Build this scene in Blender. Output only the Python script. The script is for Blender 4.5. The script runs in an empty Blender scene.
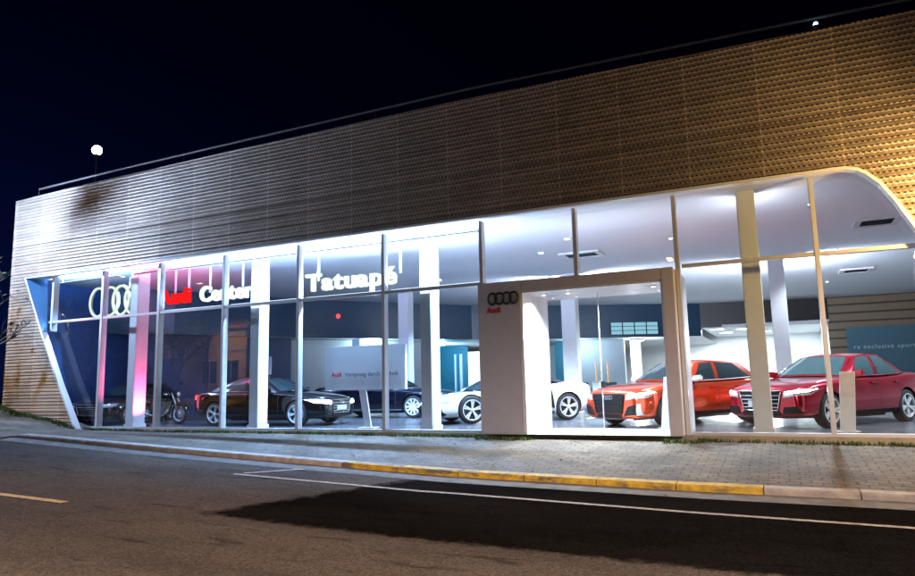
import bpy, bmesh, math, random
from mathutils import Vector, Matrix
from mathutils.bvhtree import BVHTree
random.seed(7)
PI = math.pi
R = math.radians
scene = bpy.context.scene
col = scene.collection

# ------------------------------------------------------------------ materials
def new_mat(name):
    m = bpy.data.materials.new(name); m.use_nodes = True
    nt = m.node_tree
    for n in list(nt.nodes): nt.nodes.remove(n)
    out = nt.nodes.new('ShaderNodeOutputMaterial')
    return m, nt, out

def N(nt, kind, **kw):
    n = nt.nodes.new(kind)
    for k, v in kw.items():
        if k in n.inputs: n.inputs[k].default_value = v
        else: setattr(n, k, v)
    return n

def L(nt, a, b): nt.links.new(a, b)

def pbr(name, color, rough=.5, metal=0., coat=0., noise=.12, nscale=6., bump=0., bscale=60., spec=.5):
    """plain surface with some mottling in colour and gloss"""
    m, nt, out = new_mat(name)
    b = N(nt, 'ShaderNodeBsdfPrincipled', Roughness=rough, Metallic=metal)
    b.inputs['Coat Weight'].default_value = coat
    b.inputs['Coat Roughness'].default_value = .04
    b.inputs['Specular IOR Level'].default_value = spec
    tc = N(nt, 'ShaderNodeTexCoord')
    nz = N(nt, 'ShaderNodeTexNoise', Scale=nscale, Detail=6.)
    L(nt, tc.outputs['Object'], nz.inputs['Vector'])
    mr = N(nt, 'ShaderNodeMapRange'); mr.inputs['To Min'].default_value = 1 - noise; mr.inputs['To Max'].default_value = 1 + noise
    mr.inputs['From Min'].default_value = .25; mr.inputs['From Max'].default_value = .75
    L(nt, nz.outputs['Fac'], mr.inputs['Value'])
    mx = N(nt, 'ShaderNodeVectorMath', operation='SCALE'); mx.inputs[0].default_value = color
    L(nt, mr.outputs['Result'], mx.inputs['Scale'])
    L(nt, mx.outputs['Vector'], b.inputs['Base Color'])
    if bump:
        n2 = N(nt, 'ShaderNodeTexNoise', Scale=bscale, Detail=4.)
        L(nt, tc.outputs['Object'], n2.inputs['Vector'])
        bp = N(nt, 'ShaderNodeBump', Strength=bump, Distance=.01)
        L(nt, n2.outputs['Fac'], bp.inputs['Height']); L(nt, bp.outputs['Normal'], b.inputs['Normal'])
    L(nt, b.outputs['BSDF'], out.inputs['Surface'])
    return m

def emit(name, color, strength):
    m, nt, out = new_mat(name)
    e = N(nt, 'ShaderNodeEmission', Strength=strength); e.inputs['Color'].default_value = (*color, 1)
    L(nt, e.outputs['Emission'], out.inputs['Surface'])
    return m

def pane_mat(name, tint, ior=1.5, gloss=(1, 1, 1), boost=1.0):
    m, nt, out = new_mat(name)
    t = N(nt, 'ShaderNodeBsdfTransparent'); t.inputs['Color'].default_value = (*tint, 1)
    g = N(nt, 'ShaderNodeBsdfGlossy', Roughness=.0); g.inputs['Color'].default_value = (*gloss, 1)
    # two-sided Schlick reflectance, so that the thin pane behaves the same from either face
    ge = N(nt, 'ShaderNodeNewGeometry'); dt = N(nt, 'ShaderNodeVectorMath', operation='DOT_PRODUCT')
    L(nt, ge.outputs['Incoming'], dt.inputs[0]); L(nt, ge.outputs['Normal'], dt.inputs[1])
    ab = N(nt, 'ShaderNodeMath', operation='ABSOLUTE'); L(nt, dt.outputs['Value'], ab.inputs[0])
    om = N(nt, 'ShaderNodeMath', operation='SUBTRACT'); om.inputs[0].default_value = 1.; L(nt, ab.outputs[0], om.inputs[1])
    pw = N(nt, 'ShaderNodeMath', operation='POWER'); pw.inputs[1].default_value = 5.; L(nt, om.outputs[0], pw.inputs[0])
    f0 = ((ior - 1) / (ior + 1)) ** 2
    mu = N(nt, 'ShaderNodeMath', operation='MULTIPLY_ADD'); mu.inputs[1].default_value = (1 - f0) * boost; mu.inputs[2].default_value = f0 * boost; mu.use_clamp = True
    L(nt, pw.outputs[0], mu.inputs[0])
    mx = N(nt, 'ShaderNodeMixShader')
    L(nt, mu.outputs[0], mx.inputs['Fac']); L(nt, t.outputs['BSDF'], mx.inputs[1]); L(nt, g.outputs['BSDF'], mx.inputs[2])
    L(nt, mx.outputs['Shader'], out.inputs['Surface'])
    return m

def asphalt_mat(name, c1, c2, patchy=1.0, spec=.06, ragged=False):
    m, nt, out = new_mat(name)
    b = N(nt, 'ShaderNodeBsdfPrincipled', Roughness=.9); b.inputs['Specular IOR Level'].default_value = spec
    tc = N(nt, 'ShaderNodeTexCoord')
    big = N(nt, 'ShaderNodeTexNoise', Scale=.55, Detail=5., Roughness=.6)
    mp = N(nt, 'ShaderNodeMapping'); mp.inputs['Scale'].default_value = (.45, 1.3, 1)
    L(nt, tc.outputs['Object'], mp.inputs['Vector']); L(nt, mp.outputs['Vector'], big.inputs['Vector'])
    fine = N(nt, 'ShaderNodeTexNoise', Scale=95., Detail=3.)
    L(nt, tc.outputs['Object'], fine.inputs['Vector'])
    r1 = N(nt, 'ShaderNodeValToRGB')
    r1.color_ramp.elements[0].position = .36; r1.color_ramp.elements[0].color = (*c1, 1)
    r1.color_ramp.elements[1].position = .64; r1.color_ramp.elements[1].color = (*c2, 1)
    L(nt, big.outputs['Fac'], r1.inputs['Fac'])
    mr = N(nt, 'ShaderNodeMapRange'); mr.inputs['From Min'].default_value = .3; mr.inputs['From Max'].default_value = .7
    mr.inputs['To Min'].default_value = .45; mr.inputs['To Max'].default_value = 1.6
    L(nt, fine.outputs['Fac'], mr.inputs['Value'])
    mid = N(nt, 'ShaderNodeTexNoise', Scale=26., Detail=6., Roughness=.75); L(nt, tc.outputs['Object'], mid.inputs['Vector'])
    mrm = N(nt, 'ShaderNodeMapRange'); mrm.inputs['From Min'].default_value = .32; mrm.inputs['From Max'].default_value = .68
    mrm.inputs['To Min'].default_value = .5; mrm.inputs['To Max'].default_value = 1.5
    L(nt, mid.outputs['Fac'], mrm.inputs['Value'])
    mm_ = N(nt, 'ShaderNodeMath', operation='MULTIPLY'); L(nt, mr.outputs['Result'], mm_.inputs[0]); L(nt, mrm.outputs['Result'], mm_.inputs[1]); mr = mm_
    # scattered oily spots
    sp = N(nt, 'ShaderNodeTexNoise', Scale=2.3, Detail=3.)
    mp2 = N(nt, 'ShaderNodeMapping'); mp2.inputs['Scale'].default_value = (.5, 2.2, 1)
    L(nt, tc.outputs['Object'], mp2.inputs['Vector']); L(nt, mp2.outputs['Vector'], sp.inputs['Vector'])
    m3 = N(nt, 'ShaderNodeMapRange'); m3.inputs['From Min'].default_value = .6; m3.inputs['From Max'].default_value = .68
    m3.inputs['To Min'].default_value = 1.; m3.inputs['To Max'].default_value = 1 - .45 * patchy
    L(nt, sp.outputs['Fac'], m3.inputs['Value'])
    mu = N(nt, 'ShaderNodeMath', operation='MULTIPLY'); L(nt, mr.outputs[0], mu.inputs[0]); L(nt, m3.outputs['Result'], mu.inputs[1])
    vm = N(nt, 'ShaderNodeVectorMath', operation='SCALE')
    L(nt, r1.outputs['Color'], vm.inputs[0]); L(nt, mu.outputs[0], vm.inputs['Scale'])
    # hairline cracks
    vo = N(nt, 'ShaderNodeTexVoronoi', feature='DISTANCE_TO_EDGE', Scale=.75)
    wz = N(nt, 'ShaderNodeTexNoise', Scale=3., Detail=4.)
    L(nt, tc.outputs['Object'], wz.inputs['Vector'])
    wv = N(nt, 'ShaderNodeVectorMath', operation='MULTIPLY_ADD'); wv.inputs[1].default_value = (.5, .5, .5)
    L(nt, wz.outputs['Color'], wv.inputs[0]); L(nt, tc.outputs['Object'], wv.inputs[2]); L(nt, wv.outputs['Vector'], vo.inputs['Vector'])
    cr = N(nt, 'ShaderNodeMapRange'); cr.inputs['From Min'].default_value = .002; cr.inputs['From Max'].default_value = .05
    cr.inputs['To Min'].default_value = .86; cr.inputs['To Max'].default_value = 1.
    L(nt, vo.outputs['Distance'], cr.inputs['Value'])
    vm2 = N(nt, 'ShaderNodeVectorMath', operation='SCALE')
    L(nt, vm.outputs['Vector'], vm2.inputs[0]); L(nt, cr.outputs['Result'], vm2.inputs['Scale'])
    L(nt, vm2.outputs['Vector'], b.inputs['Base Color'])
    bp = N(nt, 'ShaderNodeBump', Strength=.55, Distance=.012)
    L(nt, fine.outputs['Fac'], bp.inputs['Height']); L(nt, bp.outputs['Normal'], b.inputs['Normal'])
    if not ragged:
        L(nt, b.outputs['BSDF'], out.inputs['Surface']); return m
    # crumbling edge of a resurfaced lane: the old surface shows through along its long edge and at its start
    def M(op, *a):
        n = N(nt, 'ShaderNodeMath', operation=op)
        for q, v in enumerate(a):
            if isinstance(v, (int, float)): n.inputs[q].default_value = v
            else: L(nt, v, n.inputs[q])
        return n.outputs[0]
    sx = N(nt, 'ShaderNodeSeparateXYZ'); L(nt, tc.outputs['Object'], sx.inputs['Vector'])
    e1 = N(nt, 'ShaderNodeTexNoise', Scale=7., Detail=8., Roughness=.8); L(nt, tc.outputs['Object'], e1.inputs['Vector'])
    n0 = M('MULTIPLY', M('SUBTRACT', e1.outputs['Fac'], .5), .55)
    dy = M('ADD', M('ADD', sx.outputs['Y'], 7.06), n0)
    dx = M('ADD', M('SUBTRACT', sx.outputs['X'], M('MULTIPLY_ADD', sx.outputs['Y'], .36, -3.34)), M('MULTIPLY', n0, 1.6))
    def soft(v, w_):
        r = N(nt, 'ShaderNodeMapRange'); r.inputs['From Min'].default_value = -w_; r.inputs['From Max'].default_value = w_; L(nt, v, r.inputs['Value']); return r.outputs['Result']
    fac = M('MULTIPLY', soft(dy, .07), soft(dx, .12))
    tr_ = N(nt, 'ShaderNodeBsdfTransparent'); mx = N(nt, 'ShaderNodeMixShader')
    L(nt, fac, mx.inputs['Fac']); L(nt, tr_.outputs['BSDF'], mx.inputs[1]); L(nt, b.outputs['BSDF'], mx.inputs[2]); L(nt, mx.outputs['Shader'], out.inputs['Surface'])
    return m

def paver_mat():
    m, nt, out = new_mat('concrete pavers')
    b = N(nt, 'ShaderNodeBsdfPrincipled', Roughness=.8)
    tc = N(nt, 'ShaderNodeTexCoord')
    wz = N(nt, 'ShaderNodeTexNoise', Scale=5., Detail=3.); L(nt, tc.outputs['Object'], wz.inputs['Vector'])
    wv = N(nt, 'ShaderNodeVectorMath', operation='MULTIPLY_ADD'); wv.inputs[1].default_value = (.03, .03, 0)
    L(nt, wz.outputs['Color'], wv.inputs[0]); L(nt, tc.outputs['Object'], wv.inputs[2])
    mp = N(nt, 'ShaderNodeMapping'); L(nt, wv.outputs['Vector'], mp.inputs['Vector'])
    br = N(nt, 'ShaderNodeTexBrick', Scale=1.)
    br.inputs['Brick Width'].default_value = .24; br.inputs['Row Height'].default_value = .16
    br.inputs['Mortar Size'].default_value = .013; br.inputs['Mortar Smooth'].default_value = .3
    br.inputs['Color1'].default_value = (.145, .110, .076, 1); br.inputs['Color2'].default_value = (.095, .073, .050, 1)
    br.inputs['Mortar'].default_value = (.045, .042, .036, 1); br.offset = .5
    L(nt, mp.outputs['Vector'], br.inputs['Vector'])
    big = N(nt, 'ShaderNodeTexNoise', Scale=1.1, Detail=6., Roughness=.65); L(nt, tc.outputs['Object'], big.inputs['Vector'])
    mr = N(nt, 'ShaderNodeMapRange'); mr.inputs['From Min'].default_value = .3; mr.inputs['From Max'].default_value = .7
    mr.inputs['To Min'].default_value = .35; mr.inputs['To Max'].default_value = 1.4
    L(nt, big.outputs['Fac'], mr.inputs['Value'])
    fn = N(nt, 'ShaderNodeTexNoise', Scale=60., Detail=4.); L(nt, tc.outputs['Object'], fn.inputs['Vector'])
    mr2 = N(nt, 'ShaderNodeMapRange'); mr2.inputs['From Min'].default_value = .3; mr2.inputs['From Max'].default_value = .7
    mr2.inputs['To Min'].default_value = .7; mr2.inputs['To Max'].default_value = 1.25
    L(nt, fn.outputs['Fac'], mr2.inputs['Value'])
    mu = N(nt, 'ShaderNodeMath', operation='MULTIPLY'); L(nt, mr.outputs['Result'], mu.inputs[0]); L(nt, mr2.outputs['Result'], mu.inputs[1])
    vm = N(nt, 'ShaderNodeVectorMath', operation='SCALE'); L(nt, br.outputs['Color'], vm.inputs[0]); L(nt, mu.outputs[0], vm.inputs['Scale'])
    L(nt, vm.outputs['Vector'], b.inputs['Base Color'])
    iv = N(nt, 'ShaderNodeMath', operation='MULTIPLY_ADD'); iv.inputs[1].default_value = -1.; L(nt, br.outputs['Fac'], iv.inputs[0])
    L(nt, fn.outputs['Fac'], iv.inputs[2])
    bp = N(nt, 'ShaderNodeBump', Strength=.8, Distance=.012); L(nt, iv.outputs[0], bp.inputs['Height']); L(nt, bp.outputs['Normal'], b.inputs['Normal'])
    L(nt, b.outputs['BSDF'], out.inputs['Surface'])
    return m

RIB = .094
def cladding_mat():
    """gold anodised slit metal: staggered slots punched along every rib"""
    m, nt, out = new_mat('gold slit metal cladding')
    b = N(nt, 'ShaderNodeBsdfPrincipled', Roughness=.45, Metallic=.35)
    tc = N(nt, 'ShaderNodeTexCoord'); sx = N(nt, 'ShaderNodeSeparateXYZ'); L(nt, tc.outputs['Object'], sx.inputs['Vector'])
    def M(op, a, bb=None, cc=None):
        n = N(nt, 'ShaderNodeMath', operation=op)
        for i, v in enumerate((a, bb, cc)):
            if v is None: continue
            if isinstance(v, (int, float)): n.inputs[i].default_value = v
            else: L(nt, v, n.inputs[i])
        return n.outputs[0]
    x, z = sx.outputs['X'], sx.outputs['Z']
    zr = M('DIVIDE', z, RIB); row = M('FLOOR', zr); fz = M('SUBTRACT', zr, row)
    xs = M('ADD', M('DIVIDE', x, .084), M('MULTIPLY', row, .5)); cell = M('FLOOR', xs); fx = M('SUBTRACT', xs, cell)
    # slot near the bottom of each rib
    a = M('LESS_THAN', M('ABSOLUTE', M('SUBTRACT', fz, .16)), .135)
    c = M('LESS_THAN', M('ABSOLUTE', M('SUBTRACT', fx, .5)), .27)
    slot = M('MULTIPLY', a, c)
    # tongue: alternating bulge of each cell
    par = M('MODULO', M('ABSOLUTE', cell), 2.)
    h = M('MULTIPLY', M('SINE', M('MULTIPLY', fx, PI)), M('ADD', M('MULTIPLY', par, .25), .35))
    # every 1.22 m a panel joint
    px = M('DIVIDE', x, 1.22); fp = M('SUBTRACT', px, M('FLOOR', px)); pid = M('FLOOR', px)
    joint = M('LESS_THAN', fp, .018)
    wn = N(nt, 'ShaderNodeTexWhiteNoise', noise_dimensions='1D'); L(nt, pid, wn.inputs['W'])
    big = N(nt, 'ShaderNodeTexNoise', Scale=1.4, Detail=5.); L(nt, tc.outputs['Object'], big.inputs['Vector'])
    wc = N(nt, 'ShaderNodeTexWhiteNoise', noise_dimensions='2D'); cv = N(nt, 'ShaderNodeCombineXYZ'); L(nt, cell, cv.inputs[0]); L(nt, row, cv.inputs[1]); L(nt, cv.outputs[0], wc.inputs['Vector'])
    v = M('ADD', M('MULTIPLY', wn.outputs['Value'], .22), M('MULTIPLY', big.outputs['Fac'], .5))
    v = M('ADD', v, M('MULTIPLY', wc.outputs['Value'], .16)); wr = N(nt, 'ShaderNodeTexWhiteNoise', noise_dimensions='1D'); L(nt, row, wr.inputs['W']); v = M('ADD', v, M('MULTIPLY', wr.outputs['Value'], .22)); v = M('ADD', v, .34)
    v = M('MULTIPLY', v, M('SUBTRACT', 1., M('MULTIPLY', slot, .90)))
    v = M('ADD', v, M('MULTIPLY', joint, .5))
    vm = N(nt, 'ShaderNodeVectorMath', operation='SCALE'); vm.inputs[0].default_value = (.44, .365, .285); L(nt, v, vm.inputs['Scale'])
    L(nt, vm.outputs['Vector'], b.inputs['Base Color'])
    bp = N(nt, 'ShaderNodeBump', Strength=.4, Distance=.02); L(nt, M('SUBTRACT', h, M('MULTIPLY', slot, 1.2)), bp.inputs['Height']); L(nt, bp.outputs['Normal'], b.inputs['Normal'])
    L(nt, b.outputs['BSDF'], out.inputs['Surface'])
    return m

def wire_wall_mat():
    """beige-brown wall; reflections of overhead wires painted in as thin wavy dark lines"""
    m, nt, out = new_mat('brown wall with painted wire reflections')
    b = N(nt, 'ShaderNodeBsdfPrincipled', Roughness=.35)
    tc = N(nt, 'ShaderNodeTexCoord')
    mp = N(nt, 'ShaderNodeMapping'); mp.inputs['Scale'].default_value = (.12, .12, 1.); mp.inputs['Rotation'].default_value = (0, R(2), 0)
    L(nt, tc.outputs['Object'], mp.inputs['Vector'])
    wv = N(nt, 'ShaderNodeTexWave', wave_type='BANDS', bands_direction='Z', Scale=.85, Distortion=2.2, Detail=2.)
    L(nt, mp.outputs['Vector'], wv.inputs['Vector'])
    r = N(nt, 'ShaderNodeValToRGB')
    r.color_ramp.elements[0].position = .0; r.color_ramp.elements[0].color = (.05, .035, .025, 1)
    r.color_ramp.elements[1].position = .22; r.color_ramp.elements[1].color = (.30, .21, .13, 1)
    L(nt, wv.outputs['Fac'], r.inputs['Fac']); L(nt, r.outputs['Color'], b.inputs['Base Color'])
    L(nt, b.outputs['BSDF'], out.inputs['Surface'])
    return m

def tile_mat():
    m, nt, out = new_mat('polished grey floor tile')
    b = N(nt, 'ShaderNodeBsdfPrincipled', Roughness=.12); b.inputs['Specular IOR Level'].default_value = .35
    tc = N(nt, 'ShaderNodeTexCoord')
    br = N(nt, 'ShaderNodeTexBrick', Scale=1.); br.offset = 0.
    br.inputs['Brick Width'].default_value = .9; br.inputs['Row Height'].default_value = .9; br.inputs['Mortar Size'].default_value = .004
    br.inputs['Color1'].default_value = (.060, .060, .066, 1); br.inputs['Color2'].default_value = (.072, .072, .080, 1); br.inputs['Mortar'].default_value = (.06, .06, .06, 1)
    L(nt, tc.outputs['Object'], br.inputs['Vector'])
    nz = N(nt, 'ShaderNodeTexNoise', Scale=3., Detail=5.); L(nt, tc.outputs['Object'], nz.inputs['Vector'])
    mr = N(nt, 'ShaderNodeMapRange'); mr.inputs['To Min'].default_value = .12; mr.inputs['To Max'].default_value = .34; L(nt, nz.outputs['Fac'], mr.inputs['Value'])
    L(nt, mr.outputs['Result'], b.inputs['Roughness']); L(nt, br.outputs['Color'], b.inputs['Base Color'])
    L(nt, b.outputs['BSDF'], out.inputs['Surface'])
    return m

M_ = {}
M_['asphalt'] = asphalt_mat('worn asphalt', (.060, .052, .045), (.100, .086, .073))
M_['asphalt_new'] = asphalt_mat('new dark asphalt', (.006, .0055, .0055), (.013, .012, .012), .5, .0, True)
M_['gutter'] = pbr('gutter concrete', (.13, .125, .12), .85, noise=.4, nscale=5, bump=.4)
M_['pavers'] = paver_mat()
M_['kerb'] = pbr('kerb concrete', (.34, .31, .27), .8, noise=.35, nscale=7, bump=.4)
def kerb_paint():
    m = pbr('worn yellow kerb paint', (.46, .30, .025), .75, noise=.45, nscale=9, bump=.4); nt = m.node_tree
    b = next(n for n in nt.nodes if n.type == 'BSDF_PRINCIPLED'); src = b.inputs['Base Color'].links[0].from_socket
    tc = N(nt, 'ShaderNodeTexCoord'); nz = N(nt, 'ShaderNodeTexNoise', Scale=4.5, Detail=9., Roughness=.72); mp = N(nt, 'ShaderNodeMapping'); mp.inputs['Scale'].default_value = (.6, 1., 2.)
    L(nt, tc.outputs['Object'], mp.inputs['Vector']); L(nt, mp.outputs['Vector'], nz.inputs['Vector'])
    sx = N(nt, 'ShaderNodeSeparateXYZ'); L(nt, tc.outputs['Object'], sx.inputs['Vector'])
    wx = N(nt, 'ShaderNodeMapRange'); wx.inputs['From Min'].default_value = -6.; wx.inputs['From Max'].default_value = .1; wx.inputs['To Min'].default_value = .08; wx.inputs['To Max'].default_value = -.05
    L(nt, sx.outputs['X'], wx.inputs['Value'])
    ad = N(nt, 'ShaderNodeMath', operation='ADD'); L(nt, nz.outputs['Fac'], ad.inputs[0]); L(nt, wx.outputs['Result'], ad.inputs[1])
    r = N(nt, 'ShaderNodeMapRange'); r.inputs['From Min'].default_value = .52; r.inputs['From Max'].default_value = .62; L(nt, ad.outputs[0], r.inputs['Value'])
    mx = N(nt, 'ShaderNodeMix', data_type='RGBA'); mx.inputs[7].default_value = (.13, .105, .07, 1)
    L(nt, r.outputs['Result'], mx.inputs[0]); L(nt, src, mx.inputs[6]); L(nt, mx.outputs[2], b.inputs['Base Color'])
    return m
M_['kerb_yellow'] = kerb_paint()
M_['line_white'] = pbr('worn white road paint', (.34, .32, .29), .8, noise=.6, nscale=14)
M_['line_yellow'] = pbr('worn yellow road paint', (.50, .34, .08), .7, noise=.45, nscale=14)
M_['soil'] = pbr('bare soil', (.05, .04, .03), .95, noise=.5)
M_['clad'] = cladding_mat()
M_['white'] = pbr('white paint', (.80, .80, .80), .45, noise=.04)
M_['board'] = pbr('bright white board', (.90, .89, .91), .6, noise=.02)
M_['ceil'] = pbr('ceiling plaster', (.72, .73, .76), .7, noise=.03)
M_['white_gloss'] = pbr('white coated metal', (.80, .80, .81), .25, noise=.03)
M_['blue_lit_reveal'] = pbr('reveal with blue light painted in', (.10, .28, .55), .4, noise=.05)
M_['navy'] = pbr('navy wall', (.03, .10, .30), .5, noise=.1)
M_['alu'] = pbr('silver aluminium', (.72, .73, .75), .35, .35, noise=.05)
M_['pier'] = pbr('satin pale panel', (.78, .73, .76), .35, .25, noise=.05)
M_['plinth'] = pbr('beige plinth', (.42, .36, .27), .8, noise=.2)
M_['dark_teal'] = pbr('dark teal fascia', (.012, .045, .085), .35, noise=.15)
M_['dark_brown'] = pbr('dark brown fascia', (.055, .048, .045), .4, noise=.15)
M_['wire_reflections'] = wire_wall_mat()
M_['blue_wall'] = pbr('petrol blue wall', (.085, .19, .235), .4, noise=.08)
M_['teal_wall'] = pbr('teal wall', (.03, .16, .22), .5, noise=.08)
M_['grey_wall'] = pbr('grey interior wall', (.45, .47, .50), .6, noise=.05)
M_['dark_navy'] = pbr('dark navy wall', (.022, .032, .085), .6, noise=.1)  # deep navy wall colour for the left end
M_['tile'] = tile_mat()
M_['black'] = pbr('matt black', (.012, .012, .013), .6, noise=.1)
M_['roofing'] = pbr('dark roof sheet', (.018, .018, .022), .7, noise=.2)
M_['rail'] = pbr('weathered steel rail', (.22, .21, .19), .5, .4, noise=.2)
M_['glass'] = pane_mat('window glass', (.93, .96, .97), 1.5)
M_['smoke'] = pane_mat('mezzanine glass', (.35, .5, .55), 1.55)
M_['rubber'] = pbr('tyre rubber', (.016, .016, .017), .8, noise=.2)
M_['rim'] = pbr('alloy rim', (.74, .75, .77), .3, .35, noise=.05)
M_['rim_dark'] = pbr('near black grey', (.02, .02, .02), .6)  # near black for wheel backings, arches, seams and undersides
M_['chrome'] = pbr('chrome trim', (.78, .79, .80), .12, .95, noise=.02)
M_['car_glass'] = pbr('tinted car glass', (.012, .022, .026), .03, 0., spec=.9, noise=.02)
M_['car_glass_bright'] = pbr('clear car glass', (.03, .06, .065), .03, 0., spec=1., noise=.02)
M_['lens'] = pbr('headlamp lens', (.55, .57, .60), .1, .5, noise=.1)
M_['plastic'] = pbr('black trim plastic', (.007, .007, .008), .45, noise=.1, spec=.2)
M_['plate'] = pbr('silver number plate', (.62, .64, .67), .4, noise=.05)
M_['lamp_on'] = emit('lit head lamp', (.70, .88, 1.), 40.)
M_['tail_on'] = emit('lit tail lamp', (1., .04, .05), 14.)
M_['tail'] = pbr('red lamp lens', (.30, .008, .010), .15, noise=.1)
def paint(name, c, coat=1., rough=.2, metal=.72): return pbr(name, c, rough, metal, coat, noise=.03)
M_['p_sedan'] = paint('deep red paint', (.42, .007, .026))
M_['p_hatch'] = paint('orange red paint', (.68, .062, .012))
M_['p_white'] = paint('white paint coat', (.78, .78, .79), metal=.0)
M_['p_black'] = paint('black paint', (.003, .004, .007))
M_['p_blue'] = paint('dark blue paint', (.008, .012, .028))
M_['p_plum'] = paint('dark plum paint', (.016, .010, .022))
M_['neon'] = emit('greenish white neon', (.86, 1., .74), 1.25)
M_['neon_edge'] = pbr('sign return', (.6, .62, .6), .4)
M_['let_white'] = emit('lit white letter', (.93, 1., .90), 1.5)
M_['let_red'] = emit('lit red letter', (1., .012, .012), 1.3)
M_['red_print'] = pbr('red print', (.50, .005, .02), .5)
M_['grey_print'] = pbr('grey print', (.10, .10, .12), .5)
M_['navy_print'] = pbr('navy emblem', (.02, .03, .055), .35, .2)
M_['white_print'] = pbr('pale print', (.7, .75, .78), .5)
M_['led_cool'] = emit('cool led', (.80, .90, 1.), 14.)
M_['led_panel'] = emit('doorway glow', (.86, .96, 1.), 3.0)
M_['led_blue'] = emit('blue white led strip', (.62, .80, 1.), 5.)
M_['led_pink'] = emit('pink led strip', (1., .10, .35), 2.2)
M_['lamp_street'] = emit('street led', (.70, .90, 1.), 60.)
M_['lamp_sodium'] = emit('sodium lamp', (1., .60, .22), 30.)
M_['spot_blue'] = emit('small blue lamp', (.35, .7, 1.), 12.)
M_['spot_red'] = emit('small red lamp', (1., .03, .03), 6.)
M_['wood'] = pbr('oak', (.42, .25, .09), .45, noise=.3, nscale=12)
M_['blue_fabric'] = pbr('blue fabric', (.03, .07, .22), .9, noise=.2, bump=.3)
M_['paper'] = pbr('printed sheet', (.62, .56, .60), .6, noise=.15, nscale=25)
M_['weed'] = pbr('weeds', (.070, .115, .022), .8, noise=.5, nscale=9)
M_['bark'] = pbr('bark', (.045, .035, .026), .95, noise=.4, bump=.5)
M_['leaf'] = pbr('leaves', (.035, .060, .018), .7, noise=.5, nscale=3)
M_['house_wall'] = pbr('painted render', (.34, .24, .17), .85, noise=.2, nscale=1.5)
M_['house_trim'] = pbr('pale render band', (.5, .44, .36), .8, noise=.1)
M_['garage'] = pbr('brown metal shutter', (.10, .07, .055), .5, noise=.15)
M_['rooftile'] = pbr('clay roof', (.16, .07, .04), .85, noise=.3)
M_['engine'] = pbr('bare engine metal', (.30, .30, .31), .35, .8, noise=.2)

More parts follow.
